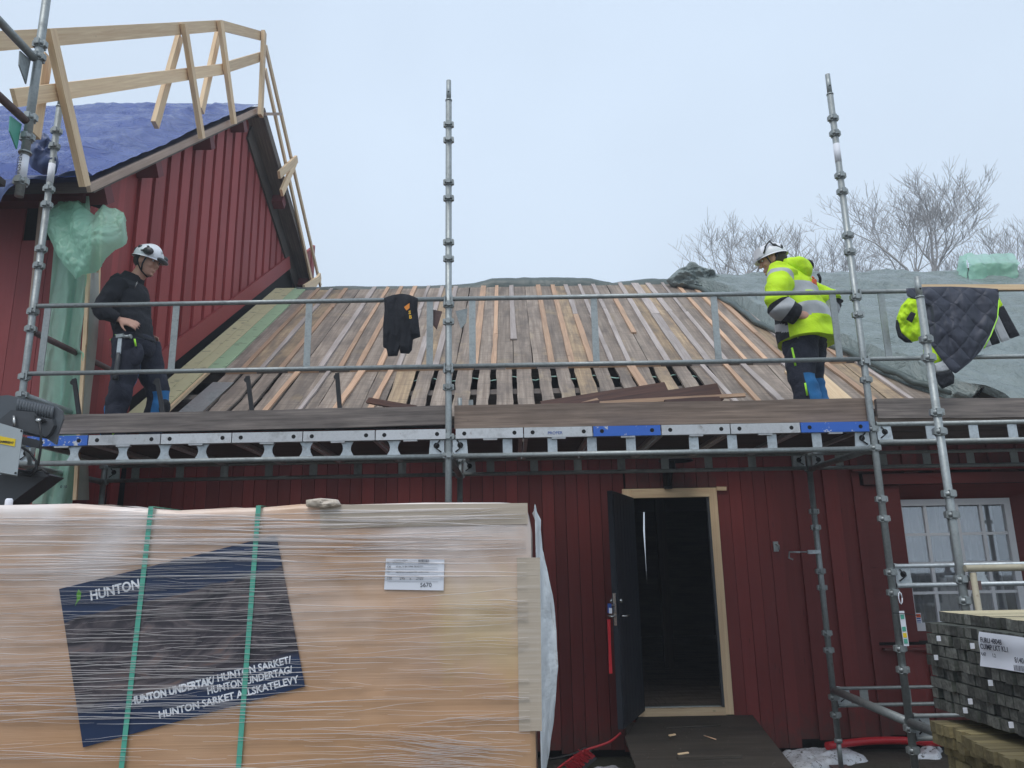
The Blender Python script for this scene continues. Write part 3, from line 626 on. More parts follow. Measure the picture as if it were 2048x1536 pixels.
# skirt board above the house roof, dark gap below it
p0, p1 = V((GX+.055, 7.0, 3.03+.25)), V((GX+.055, 12.0, 3.03+TAN*5+.25))
board('skirt_board', p0, p1, .20, .03, (1, 0, 0), 'red_gable', barn)
b = MB(); b.prism([(GX-.05, 6.25, 0), (GX-.05, 13.6, 0), (GX-.05, 13.6, zr(13.6)-.2), (GX-.05, AY, AZ-.2), (GX-.05, 6.25, zf(6.25)-.2)], (.02, 0, 0)); b.build('gable_sheathing', 'underlay_shade', barn)
x = -3.68; i = 0
while x > -9.6:
    w = .24; top = 4.9
    if i >= 1 or True:
        board('front_board', (x-w/2, 6.20, 0), (x-w/2, 6.20, top if i > 1 else 4.45), w-.004, .022, (0, -1, 0), 'red_front', barn)
        if i % 2 and i > 1: board('front_cover_board', (x-w, 6.178, 0), (x-w, 6.178, top), .10, .022, (0, -1, 0), 'red_front', barn)
    x -= w; i += 1
b = MB(); b.box((-9.6, 6.24, 0), (-3.69, 6.30, 5.0)); b.build('front_sheathing', 'underlay_shade', barn)
b = MB(); b.prism([(-9.6, 5.90, zf(5.90)-.02), (-9.6, AY, AZ-.02), (-9.6, 15.6, zr(15.6)-.02), (-9.6, 15.6, zr(15.6)-.12), (-9.6, AY, AZ-.13), (-9.6, 5.90, zf(5.90)-.12)], (9.6-3.42, 0, 0)); b.build('roof_deck', 'soffit', barn)
board('verge_board', (-3.40, 5.78, zf(5.78)-.04), (-3.40, AY-.02, AZ-.06), .065, .035, (1, 0, 0), 'verge', barn)
board('verge_board', (-3.40, AY+.02, AZ-.08), (-3.40, 15.4, zr(15.4)-.08), .16, .035, (1, 0, 0), 'soffit', barn)
board('soffit_board', (-3.53, AY+.05, AZ-.17), (-3.53, 15.4, zr(15.4)-.14), .22, .02, (0, .42, .9), 'soffit', barn)
board('barge_board', (-3.60, AY+.1, AZ-.36), (-3.60, 14.0, zr(14)-.30), .30, .025, (1, 0, 0), 'old_dark', barn)
for Yp in (6.15, 7.0, 8.2, 9.2): board('purlin_end', (-3.75, Yp, zr(Yp)-.21), (-3.43, Yp, zr(Yp)-.21), .13, .16, (0, -.6, .8), 'red_dark', barn)
for Yp in (11.0, 12.6): board('purlin_end', (-3.75, Yp, zr(Yp)-.24), (-3.42, Yp, zr(Yp)-.24), .15, .16, (0, .4, .9), 'red_dark', barn)
board('wall_plate', (-9.5, 6.12, 4.83), (-3.6, 6.12, 4.83), .16, .14, (0, -1, 0), 'red_dark', barn)
q = [PY(x_, y_, 6.16) for x_, y_ in ((148, 372), (206, 372), (203, 418), (148, 400))]
MB().prism(q, (0, .012, 0)).build('wall_hole_shade', 'underlay_shade', barn)  # flat black panel painting the dark of an opening under the eave
q0, q1 = PX(203, 335, GX+.06), PX(193, 640, GX+.06)
board('corner_lath', q0, q1, .03, .03, (1, 0, 0), 'fresh', barn)

# ---------------------------------------------------------------- tarpaulins and plastic
b = MB()
def tb(u, v):
    X = -9.4+(9.4-3.40)*u
    if v < .8:
        Y = AY-.02-(AY-5.88)*(v/.8); h = .03+.035*(1+fbm(X*1.1, Y*1.6, 3))*min(1, v*6)+(.050*ridged(X*.55+.5*Y, Y*2.6, 2, 3)+.022*ridged(X*2.1-Y, Y*1.4, 8, 2)+.010*ridged(X*4, Y*5, 3, 2))*min(1, v*6)
        if u > .93: h = h*max(.25, (1-u)/.07)+.02
        if v < .03: h *= .5
        return (X, Y-h*.64, zf(Y)+h*.77)
    d = (v-.8)/.2; Y = 5.86-.05*math.sin(d*3.1)-.10*ridged(X*2.3, .4, d*.5)*(.3+d); L = .12+.08*noise.noise((X*1.7, 2, 0))+(.30 if -4.6 < X < -3.9 else 0)*math.sin((X+4.6)/.7*3.14)
    if u > .9: L *= max(.12, (1-u)/.1)
    return (X, Y, zf(5.86)+.03-d*L)
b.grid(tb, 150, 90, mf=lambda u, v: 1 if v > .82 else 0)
tag(b.build('blue_tarpaulin', ['tarp_blue', 'tarp_blue_shade']), 'crumpled blue tarpaulin spread over the roof slope of the tall barn', 'tarpaulin')
b = MB(); blob(b, [(60, 290), (75, 272), (92, 270), (108, 290), (118, 325), (112, 350), (85, 350), (62, 335), (52, 310)], 5.6, .10, .035, 7, n=44); b.build('tarpaulin_fold', 'tarp_blue_shade', bpy.data.objects['blue_tarpaulin'])

# green vapour barrier: a sheet stapled to the barn corner, a loose billow above it
b = MB()
def gs(u, v):
    xa = 118+(66-118)*v**.9; xb = 178-2*v*10+8*math.sin(v*9); y_ = 392+(1008-392)*v
    if v > .5: xa = 84-(v-.5)*40; xb = 172-(v-.5)*55
    Yp = 6.12-.035*math.sin(u*13+1.5*math.sin(v*7)+v*4)*(.4+.6*u)-.03*ridged(u*2.2+v*2, v*2.0, 1)-.012*fbm(u*5, v*9)
    return PY(xa+(xb-xa)*u, y_, Yp)
b.grid(gs, 34, 90); tag(b.build('plastic_sheet', 'plastic_green'), 'long green plastic sheet hanging down the corner of the red barn behind the scaffold pole', 'plastic sheet')
ps = bpy.data.objects['plastic_sheet']
f0, f1, f2 = PY(103, 975, 6.05), PY(130, 1003, 6.05), PY(82, 985, 6.05)
text('FOIL', .045, Matrix.Translation(PY(80, 972, 6.03)) @ Matrix.Rotation(math.pi/2, 4, 'X'), 'ink', ps)
text('0 10', .03, Matrix.Translation(PY(120, 976, 6.03)) @ Matrix.Rotation(math.pi/2, 4, 'X'), 'ink', ps)
b = MB()
def gs2(u, v):
    y_ = 545+(1000-545)*v; xa = 172-v*22; xb = 197+5*math.sin(v*7)-v*22; return PY(xa+(xb-xa)*u, y_, 6.10+.25*u-.02*ridged(u*3, v*7, 4))
b.grid(gs2, 8, 50); tag(b.build('plastic_strip', 'plastic_grey'), 'greyish clear plastic strip hanging beside the green sheet at the barn corner', 'plastic sheet')
for n_, (xa, ya, xb, yb) in enumerate(((177, 545, 170, 690), (172, 640, 150, 1000), (84, 395, 60, 640))):
    board('batten', PY(xa, ya, 6.07), PY(xb, yb, 6.07), .03, .02, (0, -1, 0), 'fresh' if n_ != 2 else 'verge', barn)
def pl(P_, t_):
    q = resample([V((x_, y_, 0)) for x_, y_ in P_], 41, False); f_ = t_*40; i_ = min(39, int(f_)); return q[i_].lerp(q[i_+1], f_-i_)
def drape(b, top, bot, Yf, nu=60, nv=50):
    def fn(u, v):
        a_, c_ = pl(top, u), pl(bot, u); p = a_.lerp(c_, v); return PY(p.x, p.y, Yf(u, v))
    b.grid(fn, nu, nv)
b = MB()
drape(b, [(104, 394), (128, 394), (152, 402), (186, 428), (197, 400), (210, 408), (226, 411), (243, 421)], [(86, 452), (104, 496), (122, 521), (140, 546), (148, 558), (165, 541), (200, 528), (228, 500), (243, 482), (249, 452), (247, 436)],
      lambda u, v: 5.98-.30*math.sin(v*2.6)*math.sin(u*2.9)**.8 if 0 < u < 1 else 5.98, 120, 90)
b.v = [p+V((0, .030*ridged(p.x*3+p.z*2.2, p.z*2.5-p.x*3, 3, 3)+.035*math.sin(p.x*16+p.z*9+3*noise.noise((p.x*3, p.z*3, 0)))+.016*ridged(p.x*9-p.z*4, p.z*8+p.x*5, 2, 3), 0)) for p in b.v]
tag(b.build('plastic_billow', 'plastic_pale'), 'loose corner of green plastic billowing out above the man in black', 'plastic sheet')

# grey-green tarpaulin over the right of the house roof and along its ridge
edge = [(1352, 570), (1400, 582), (1440, 600), (1478, 622), (1512, 650), (1560, 672), (1640, 690), (1700, 712), (1760, 740), (1830, 770), (1905, 792)]
ep = []
for x_, y_ in edge:
    v = ray(x_, y_); t_ = (3.03-EYE-TAN*7+.06)/(v.z-TAN*v.y); ep.append(v*t_+CAMP)
def edge_at(t_):
    n_ = len(ep)-1; i = min(int(t_*n_), n_-1); return ep[i].lerp(ep[i+1], t_*n_-i)
b = MB()
def tg(u, v):
    e0 = edge_at(v); Y = e0.y; s_ = (Y-6.95)
    X = e0.x+(7.9-e0.x)*u
    h = .06+.05*(1+fbm(X*.9, Y*1.0, 7))+.045*ridged(X*.45-Y*.5, Y*1.3+X*.3, 12, 2)+.032*ridged(X*.8+Y*.5, Y*3.4, 3, 5)+.02*ridged(X*2.2, Y*1.0, 8, 2)
    if u < .02: h = .02
    elif u < .05: h += .03
    dY = .55*min(1, u*14)*max(0, v-.8)/.2; return RP(X, Y-dY, h)-V((0, 0, .25*max(0, dY-.3)))
b.grid(tg, 110, 90)
def tg2(u, v):   # over the ridge and down behind
    X = ep[0].x+(7.9-ep[0].x)*u; h = .05+.05*(1+fbm(X*.9, 11.1, 7)); q = RP(X, ep[0].y, h)
    return q.lerp(V((X, 12.6, 4.9)), v)+V((0, 0, .05*math.sin(v*3.1)))
b.grid(tg2, 60, 8)
tag(b.build('roof_tarpaulin', 'tarp_grey'), 'grey green tarpaulin covering the right part of the low roof', 'tarpaulin')
rt = bpy.data.objects['roof_tarpaulin']
pts = [edge_at(i/60)+NR*(.035+.02*noise.noise((i*.4, 1, 2)))+V((0, .0, 0)) for i in range(61)]
b = MB(); b.tube(pts, [.035+.018*noise.noise((i*.5, 4, 4)) for i in range(61)], 10); b.build('rolled_edge', 'tarp_dark', rt)
# ridge roll
top = [(600, 580), (640, 579), (690, 577), (760, 578), (850, 577), (905, 575), (950, 571), (985, 561), (1050, 559), (1120, 559), (1180, 561), (1222, 571), (1240, 568), (1300, 561), (1345, 563)]
b = MB()
def rg(u, v):
    n_ = len(top)-1; i = min(int(u*n_), n_-1); f_ = u*n_-i; x_ = top[i][0]*(1-f_)+top[i+1][0]*f_; y_ = top[i][1]*(1-f_)+top[i+1][1]*f_
    tp_ = PY(x_, y_, 11.2); X = tp_.x; bt = RP(X, 11.02, .045); h = max(.03, tp_.z-bt.z)
    a_ = v*math.pi*1.1; return V((X, 11.16-.16*math.cos(a_)-.012*ridged(X*3, v*2), bt.z-.02+(h+.02)*math.sin(min(a_, math.pi/2))+.006*ridged(X*4, v*3) - (.25*max(0, a_-math.pi/2))))
b.grid(rg, 120, 14)
tag(b.build('ridge_tarpaulin', 'tarp_dark'), 'dark rolled tarpaulin lying along the ridge of the low roof', 'tarpaulin')
b = MB(); blob(b, [(1332, 562), (1345, 550), (1358, 540), (1370, 536), (1380, 524), (1396, 534), (1412, 540), (1430, 543), (1434, 556), (1458, 566), (1490, 585), (1520, 612), (1500, 620), (1462, 606), (1425, 592), (1385, 582), (1345, 576)], 10.85, .16, .085, 3.4, n=130, rings=30, zs=2.2)
tag(b.build('bunched_tarpaulin', 'tarp_grey'), 'bunched heap of dark tarpaulin on the ridge left of the man in yellow', 'tarpaulin')
# wrapped chimney
ch = thing('chimney', (7.0, 10.6, 5.4), 'brown chimney wrapped in green plastic standing on the ridge at the right', 'chimney')
b = MB(); c0 = PY(1945, 590, 10.7); c1 = PY(2016, 535, 10.7); b.box((c0.x, 10.5, 4.6), (c1.x, 11.1, c1.z)); b.build('chimney_stack', 'toe_brown', ch)
b = MB()
def cw(u, v):
    if v < .55: y_ = 578-(578-530)*(v/.55); x0_, x1_ = 1932+2*v, 2034; Yp = 10.42
    else: d = (v-.55)/.45; y_ = 530-21*d; x0_, x1_ = 1934-8*d, 2036-16*d; Yp = 10.42+.6*d
    p = PY(x0_+(x1_-x0_)*u, y_, Yp); return p+V((0, -.04*ridged(p.x*2.5, p.z*3, 1, 3)-.02*math.sin(u*22+v*5), .015*fbm(u*5, v*5)))
b.grid(cw, 50, 40)
def cl(u, v):
    x0_ = 1906+4*math.sin(v*3)+12*v**2; y0_ = 574-62*v; a_ = PY(x0_, y0_, 10.75); c_ = PY(1934-6*max(0, v-.7), 578-62*v, 10.42); return a_.lerp(c_, u)+V((.03*math.sin(v*14)*u*(1-u)*4, -.05*ridged(u*2+v, v*3, 6, 2)*u*(1-u)*4, 0))
b.grid(cl, 16, 30); b.build('plastic_wrap', 'plastic_pale', ch)
board('roof_batten', PY(1835, 577, 6.9) if False else PY(1838, 575, 5.46), PY(2120, 575, 5.46), .02, .04, (0, 0, 1), 'fresh', None, label='thin fresh wooden batten laid along the top guard rail at the right', cat='batten')

# ---------------------------------------------------------------- wooden fall protection on the barn roof
gr = thing('wooden_guard_rail', (-3.4, 8, 6.6), 'fresh pine guard rail nailed along the roof edge of the tall barn', 'guard rail')
X1, X2, X3 = -3.36, -3.31, -3.43
def GP(x_, y_, X): return PX(x_, y_, X)
for pa, pb in (((100, 58), (170, 372)), ((368, 48), (404, 277)), ((440, 42), (468, 248))):
    board('post', GP(*pa, X2), GP(*pb, X2), .098, .048, (1, 0, 0), 'fresh', gr)
board('post', GP(528, 64, X2), GP(521, 232, X2), .098, .048, (1, 0, 0), 'fresh', gr)
for pa, pb in (((359, 74), (310, 250)), ((436, 68), (402, 222)), ((92, 112), (68, 272))):
    board('brace', GP(*pa, X3), GP(*pb, X3), .098, .045, (1, 0, 0), 'fresh', gr)
for pa, pb in (((-60, 86), (444, 51)), ((28, 196), (448, 138)), ((446, 52), (530, 74)), ((448, 136), (526, 112))):
    board('rail', GP(*pa, X1+.0), GP(*pb, X1), .12, .03, (1, 0, 0), 'fresh', gr)
for pa, pb in (((531, 92), (641, 572)), ((530, 138), (626, 575))):
    board('thin_rail', GP(*pa, X1), GP(*pb, X1), .09, .03, (1, 0, 0), 'fresh', gr)
for pa, pb in (((592, 318), (563, 386)), ((558, 350), (593, 318)), ((640, 552), (622, 580)), ((608, 577), (640, 556))):
    board('brace', GP(*pa, X2), GP(*pb, X2), .11, .04, (1, 0, 0), 'fresh', gr)
board('brace', GP(528, 228, X2), GP(562, 228, X2), .04, .04, (1, 0, 0), 'verge', gr)

# ---------------------------------------------------------------- scaffolding
def ring_mesh():
    b = MB(); b.tube([(0, 0, -.012), (0, 0, .012)], .034, 16)
    for a_ in range(4):
        c, s_ = math.cos(a_*math.pi/2+math.pi/4*0), math.sin(a_*math.pi/2)
        d = V((c, s_, 0)); e_ = V((-s_, c, 0))
        b.bar(d*.029+V((0, 0, -.019)), d*.029+V((0, 0, .022)), .030, .016, d)
        b.bar(d*.0385+e_*.015, d*.0385-e_*.015, .034, .005, d)
    b.tube([(0, 0, -.026), (0, 0, -.02)], .030, 14)
    me = bpy.data.meshes.new('coupler'); me.from_pydata([tuple(p) for p in b.v], [], b.f); me.polygons.foreach_set('use_smooth', b.sm); me.materials.append(M['galv']); return me
RING = ring_mesh()
def standard(parent, X, Y, z0, z1, rings, spigot=.18, base=False, name='standard', r=.0242, mat='galv'):
    m_ = Matrix.Translation((X, Y, z0)); b = MB(); top = z1-spigot
    b.tube([(X, Y, z0), (X, Y, top)], r, 18)
    if spigot: b.tube([(X, Y, top-.004), (X, Y, top+.006)], r*1.12, 18); b.tube([(X, Y, top), (X, Y, z1)], r*.80, 18)
    o = b.build(name, mat, parent, m_)
    for zz in rings:
        q = bpy.data.objects.new('coupler', RING); link(q, o, Matrix.Translation((X, Y, zz)) @ Matrix.Rotation(random.uniform(-.1, .1), 4, 'Z'))
    if spigot:
        b = MB(); b.tube([(X, Y-r*.80-.0006, top+spigot*.38), (X, Y-r*.80+.002, top+spigot*.38)], .007, 10); b.build('pin_hole_disc', 'hole_shade', o)
    if base:
        MB().tube([(X, Y, .035), (X, Y, z0)], .019, 12).build('spindle', 'galv', o); MB().box((X-.07, Y-.07, .03), (X+.07, Y+.07, .04)).build('base_plate', 'rust', o)
        MB().tube([(X, Y, z0-.03), (X, Y, z0)], .034, 6).build('spindle_nut', 'galv', o)
    return o
def rings(z0, z1): return [z for k_ in range(0, 14) for z in (.565+.5*(k_-1), .43+.5*(k_-1)) if z0 < z < z1]
XL, XM, XR, XF, YO, YI = -3.54, -.44, 2.61, 5.68, 5.5, 6.75
sc = thing('scaffolding', (-.44, 6.1, 0), 'galvanised tube scaffolding in front of the red house carrying a plank deck', 'scaffolding')
for X in (XL, XM, XR, XF): standard(sc, X, YO, .25, 5.46, rings(.4, 5.2), base=True)
for X, zt_ in ((XL, 3.80), (XM, 3.12), (XR, 2.75), (XF, 2.75)): standard(sc, X, YI, .25, zt_, rings(.4, zt_-.1), spigot=.14 if zt_ > 3 else 0, base=True)
def T(name, p0, p1, r, mat='galv', par=sc, n=14): 
    p0, p1 = V(p0), V(p1); m_ = Matrix.Translation((p0+p1)/2); return MB().tube([p0, p1], r, n).build(name, mat, par, m_)
XS = [XL, XM, XR, XF]
# guard rail frames: two tubes with flat uprights
ups = [[92, 350, 617, 860], [945, 1190, 1432, 1672], [1770, 2085, 2300]]
for k_ in range(3):
    xa, xb = XS[k_]+.028, XS[k_+1]-.028
    f_ = link(bpy.data.objects.new('guard_frame', None), sc, Matrix.Translation(((xa+xb)/2, YO-.035, 3.35)))
    yy = YO-.012
    T('top_rail', (xa, yy, 3.605), (xb, yy, 3.605), .0172, 'galv', f_); T('mid_rail', (xa, yy, 3.085), (xb, yy, 3.085), .0172, 'galv', f_)
    for px_ in ups[k_]:
        xx = PY(px_, 665, YO).x; xx = max(xa+.08, min(xb-.08, xx)); MB().bar((xx, yy, 3.10), (xx, yy, 3.59), .048, .008, (0, -1, 0)).build('upright', 'galv', f_)
    for xx in (xa, xb):
        for zz in (3.605, 3.085): MB().bar((xx, yy, zz-.05), (xx, yy, zz+.022), .012, .035, (0, 1, 0)).build('hook', 'galv', f_)
# trussed ledgers
def ledger(xa, xb, Y, z1, z0, webs, style, top=True, r=.0172, mat='galv', par=sc):
    f_ = link(bpy.data.objects.new('truss_ledger', None), par, Matrix.Translation(((xa+xb)/2, Y, z0)))
    if top: T('tube', (xa, Y, z1), (xb, Y, z1), r, mat, f_)
    T('tube', (xa, Y, z0), (xb, Y, z0), r*1.12, mat, f_)
    zt_, zb_ = z1-r*.7, z0+r*.8
    for w_ in webs:
        wd = .034 if style == 'bar' else .05; st = [(0, 1.0), (.12, .82), (.3, .6), (.5, .52), (.7, .6), (.88, .82), (1, 1.0)] if style == 'hour' else [(0, 1), (1, 1)]
        L_ = [(w_-wd*k2*(1 if style == 'bar' else 1.05), Y-.003, zb_+(zt_-zb_)*t_) for t_, k2 in st]; R_ = [(w_+wd*k2*(1 if style == 'bar' else 1.05), Y-.003, zb_+(zt_-zb_)*t_) for t_, k2 in st][::-1]
        MB().prism(L_+R_, (0, .006, 0)).build('web_plate', 'galv_light' if Y < 6 else mat, f_, Matrix.Translation((w_, Y, (z0+z1)/2)))
    for xx, s_ in ((xa, 1), (xb, -1)):
        b = MB(); b.prism([(xx, Y-.004, z0-.02), (xx+.11*s_, Y-.004, z0+.01), (xx+.10*s_, Y-.004, z1), (xx, Y-.004, z1+.02)], (0, .008, 0)); b.build('end_plate', 'galv_light', f_)
        b = MB(); b.tube([(xx+.055*s_, Y-.0055, (z0+z1)/2+.01), (xx+.055*s_, Y-.0045, (z0+z1)/2+.01)], .022, 12); b.build('plate_hole_disc', 'hole_shade', f_)
        b = MB(); b.tube([(xx+.03*s_, Y-.012, z1-.02), (xx+.07*s_, Y-.014, (z0+z1)/2), (xx+.02*s_, Y-.012, z0+.03)], .005, 6); b.build('wedge', 'black', f_)
    return f_
wl = [PY(p, 895, YO).x for p in (150, 247, 330, 405, 537, 613, 694, 788)]
wr_ = [PY(p, 893, YO).x for p in (1015, 1105, 1184, 1262, 1388, 1465, 1545, 1635)]
ww_ = [PY(p, 868, YO).x for p in (1862, 1948, 2026)]+[4.0, 4.4, 4.8, 5.2]
ledger(XL+.03, XM-.03, YO, 2.56, 2.425, wl, 'hour'); ledger(XM+.03, XR-.03, YO, 2.56, 2.425, wr_, 'bar'); ledger(XR+.03, XF-.03, YO, 2.60, 2.47, ww_, 'bar')
for k_ in range(3):
    xa, xb = XS[k_], XS[k_+1]; ledger(xa+.03, xb-.03, YI, 2.565, 2.44, [xa+(xb-xa)*(j+.7)/8 for j in range(8)], 'bar', r=.015, mat='galv')
ledger(XR+.03, XF-.03, YO, 1.605, 1.475, [XR+.62, XR+1.27, XR+1.9, XR+2.5], 'hour', r=.015, mat='galv_light')
ledger(XR+.03, XF-.03, YI, .63, .50, [XR+.25, XR+.6, XR+.98, XR+1.4, XR+1.9], 'bar', r=.014)
ledger(XR+.03, XF-.03, YO, .64, .50, [XR+.7, XR+1.3, XR+1.9], 'bar', r=.014)
T('transom', (XL, YO+.03, 3.42), (XL, YI-.03, 3.42), .0242, 'rust'); T('transom', (XL, YO+.03, 2.93), (XL, YI-.03, 2.93), .0242)
for X in XS: T('transom', (X, YO+.02, 2.43), (X, YI-.02, 2.43), .0242)
T('transom', (XR, YO+.02, .60), (XR, YI-.02, .62), .030)
for X in (XM, XR): 
    b = MB(); b.prism([(X+.07, YI-.02, 2.75), (X+.12, YI-.02, 2.75), (X+.12, YI-.02, 3.10), (X+.08, YI-.02, 3.10)], (0, .01, 0)); b.build('lock_bracket', 'galv', sc)
for s_ in (-1, 1):
    b = MB(); b.prism([(XM+s_*.05, YO+.02, 3.52), (XM+s_*.14, YO+.02, 3.54), (XM+s_*.13, YO+.02, 3.43), (XM+s_*.09, YO+.02, 3.38)], (0, .01, 0)); b.build('lock_bracket', 'galv' if s_ > 0 else 'rust', sc)
c = PY(1622, 1104, YI-.03); b = MB(); b.box((c.x-.03, YI-.05, c.z-.016), (c.x+.075, YI-.025, c.z+.016)); b.tube([(c.x-.03, YI-.04, c.z), (c.x-.09, YI-.02, c.z+.002)], .005, 6); b.tube([(c.x-.09, YI-.02, c.z), (c.x-.155, YI+.05, c.z+.005), (c.x-.165, YI+.05, c.z-.045), (c.x-.13, YI+.05, c.z-.06)], .008, 6); b.build('tie_clamp', 'galv_light', sc)
# nearer standard on the right with its grey-yellow rail
YF = 4.7; fs = thing('scaffold_tower', (2.65, YF, 0), 'nearer scaffold pole at the right with a short grey yellow hand rail', 'scaffolding')
XN = PY(1880, 868, YF).x
so_ = standard(fs, XN, YF, .2, 3.42, [3.0, 2.88, 2.53, 2.41, 2.03, 1.905, 1.53, 1.41, 1.03, .9, .5], spigot=.14, base=True)
for p0, p1 in ((PY(1930, 1137, 4.66), PY(2070, 1133, 4.66)),): T('hand_rail', p0, V((4.2, 4.66, p0.z)), .020, 'yellow_tube', fs)
p0 = PY(1945, 1145, 4.66); T('rail_leg', p0, V((p0.x+.02, 4.66, .3)), .018, 'yellow_tube', fs)
MB().box((XN+.02, YF-.04, 1.47), (XN+.09, YF-.01, 1.52)).build('clamp', 'rust', fs)
T('transom', (XN, YF+.02, .60), (XR, YO-.02, .60), .030, 'galv', fs)
# inspection tag
tg_ = thing('inspection_tag', PY(1808, 1240, 5.46), 'white and green inspection tag zip tied to the scaffold pole by the window', 'tag')
c = PY(1809, 1250, 5.45); d0 = PY(1802, 1205, 5.45); d1 = PY(1813, 1292, 5.45)
MB().bar(PY(1803, 1222, 5.45), d1, .034, .004, (0, -1, 0)).build('card', 'white', tg_)
for t_, m_ in ((.1, 'strap'), (.45, 'strap'), (.8, 'strap'), (.63, 'sticker_y')):
    p = PY(1803, 1222, 5.446).lerp(PY(1813, 1292, 5.446), t_); q = PY(1803, 1222, 5.446).lerp(PY(1813, 1292, 5.446), t_+.13); MB().bar(p, q, .024, .002, (0, -1, 0)).build('card_band', m_, tg_)
b = MB(); b.tube([d0+V((.012*math.cos(a_/8*6.28), 0, .03+.04*math.sin(a_/8*6.28))) for a_ in range(9)], .004, 6); b.build('loop', 'white', tg_)
b = MB(); b.tube([PY(1786, 1226, 5.44), PY(1806, 1227, 5.44), PY(1838, 1231, 5.44)], .0025, 6); b.build('zip_tie', 'black', tg_)
# hanging scaffold corner at the top left, its next standard is off to the left
hs = thing('scaffold_bay', (-2.82, 4.1, 3.8), 'scaffold pole hanging at the top left corner with two tubes running towards the viewer', 'scaffolding')
HX, HY = -2.82, 4.12
so_ = standard(hs, HX, HY, 3.79, 5.6, [3.885, 4.17, 4.30, 4.71, 4.80, 5.2], spigot=0, mat='galv')
MB().tube([(HX, HY, 4.165-.1), (HX, HY, 4.175-.1)], .036, 16).build('collar', 'galv', hs)
MB().tube([(HX, HY, 3.89), (HX, HY, 4.05)], .0247, 18).build('white_tape', 'white', hs)
text('POSTEN', .035, Matrix.Translation((HX+.004, HY-.027, 3.92)) @ Matrix.Rotation(math.pi/2, 4, 'X') @ Matrix.Rotation(math.pi/2, 4, 'Z'), 'ink', hs, align='LEFT')
standard(hs, HX, 2.85, .1, 5.6, [3.9, 4.3, 4.71, 5.2], spigot=0)
T('side_tube', (HX-.01, HY-.02, 4.69), (HX-.01, 2.85, 4.69), .0242, 'galv', hs); T('side_tube', (HX-.01, HY-.02, 4.27), (HX-.01, 2.85, 4.27), .0242, 'rust', hs)
for zz, m_ in ((4.65, 'galv'), (4.22, 'strap')):
    b = MB(); b.prism([(HX-.03, HY-.03, zz+.02), (HX-.03, HY-.13, zz+.01), (HX-.03, HY-.12, zz-.08), (HX-.03, HY-.04, zz-.15)], (.008, 0, 0)); b.build('bracket', m_, hs)
q = PY(0, 290, 4.05); board('scaffold_plank', (q.x-.05, 4.05, q.z-.10), (q.x-.05, 2.7, q.z-.10), .2, .05, (1, 0, 0), 'toe_brown', hs); board('scaffold_plank', (q.x-.12, 4.1, q.z-.22), (q.x-.12, 2.7, q.z-.22), .3, .04, (0, 0, 1), 'deckwood', hs)
# label wraps on two poles
for X, Y, za, zb_, tx in ((XL, YO, 4.62, 4.78, 'A 7'), (XR, YO, 4.68, 4.84, 'A 12')):
    MB().tube([(X, Y, za), (X, Y, zb_)], .0247, 18).build('label_wrap', 'white', sc)

# ---------------------------------------------------------------- deck planks, one by one
def deck_plank(x0, x1, blue, label, worn=0):
    o = thing('deck_plank', ((x0+x1)/2, YO, 2.60), label, 'deck plank', 'deck planks side by side on the scaffold')
    zt_, zb_ = 2.618, 2.546; y0 = YO-.032
    b = MB(); b.box((x0+.004, y0, zb_), (x1-.004, y0+.035, zt_)); b.build('end_rail', 'blue_paint' if blue else 'alu', o)
    for xx in (x0+.065, x1-.065):
        b = MB(); b.tube([(xx, y0-.0008, (zt_+zb_)/2), (xx, y0+.001, (zt_+zb_)/2)], .015, 14); b.build('rivet_hole_disc', 'hole_shade', o)
    MB().box((x0+.2, y0+.004, zb_-.012), (x0+.30, y0+.03, zb_)).build('hook', 'alu', o)
    MB().box((x0+.012, YO+.004, 2.585), (x1-.012, YI+.03, 2.604)).build('plywood', 'deckwood', o)
    for xx in (x0+.006, x1-.034): MB().box((xx, YO+.004, zb_+.01), (xx+.028, YI+.03, 2.584)).build('side_rail', 'alu', o)
    return o
eL = [60, 182, 326, 467, 608, 752, 893]; eR = [911, 1047, 1185, 1321, 1459, 1599, 1737]
nm = ['first', 'second', 'third', 'fourth', 'fifth', 'sixth']
for k_ in range(6):
    deck_plank(PY(eL[k_], 868, YO).x, PY(eL[k_+1], 868, YO).x, k_ == 0, ('blue chipped deck plank end beside the floodlight' if k_ == 0 else 'silvery deck plank end, %s from the left in the left scaffold bay' % nm[k_]))
for k_ in range(6):
    lab = {2: 'blue chipped deck plank end in the middle of the right scaffold bay', 5: 'blue chipped deck plank end beside the right scaffold pole'}.get(k_, 'silvery deck plank end, %s from the middle pole towards the right' % nm[k_])
    deck_plank(PY(eR[k_], 868, YO).x, PY(eR[k_+1], 868, YO).x, k_ in (2, 5), lab)
for j in range(5):
    board('scaffold_board', (XR+.05, YO+.16+j*.245, 2.645), (XF-.05, YO+.16+j*.245, 2.645), .235, .045, (0, 0, 1), 'toe' if j else 'toe_brown', None, .002, 4,
          label='rough wooden scaffold board under the hanging jacket, %s from the front' % nm[j], cat='board', group='wooden boards of the right scaffold deck')
p = PY(1095, 855, YO-.035); text('PROPER', .030, Matrix.Translation((p.x, YO-.0335, 2.565)) @ Matrix.Rotation(math.pi/2, 4, 'X'), 'bluetag', [o for o in bpy.data.objects if o.name.startswith('deck_plank')][7])
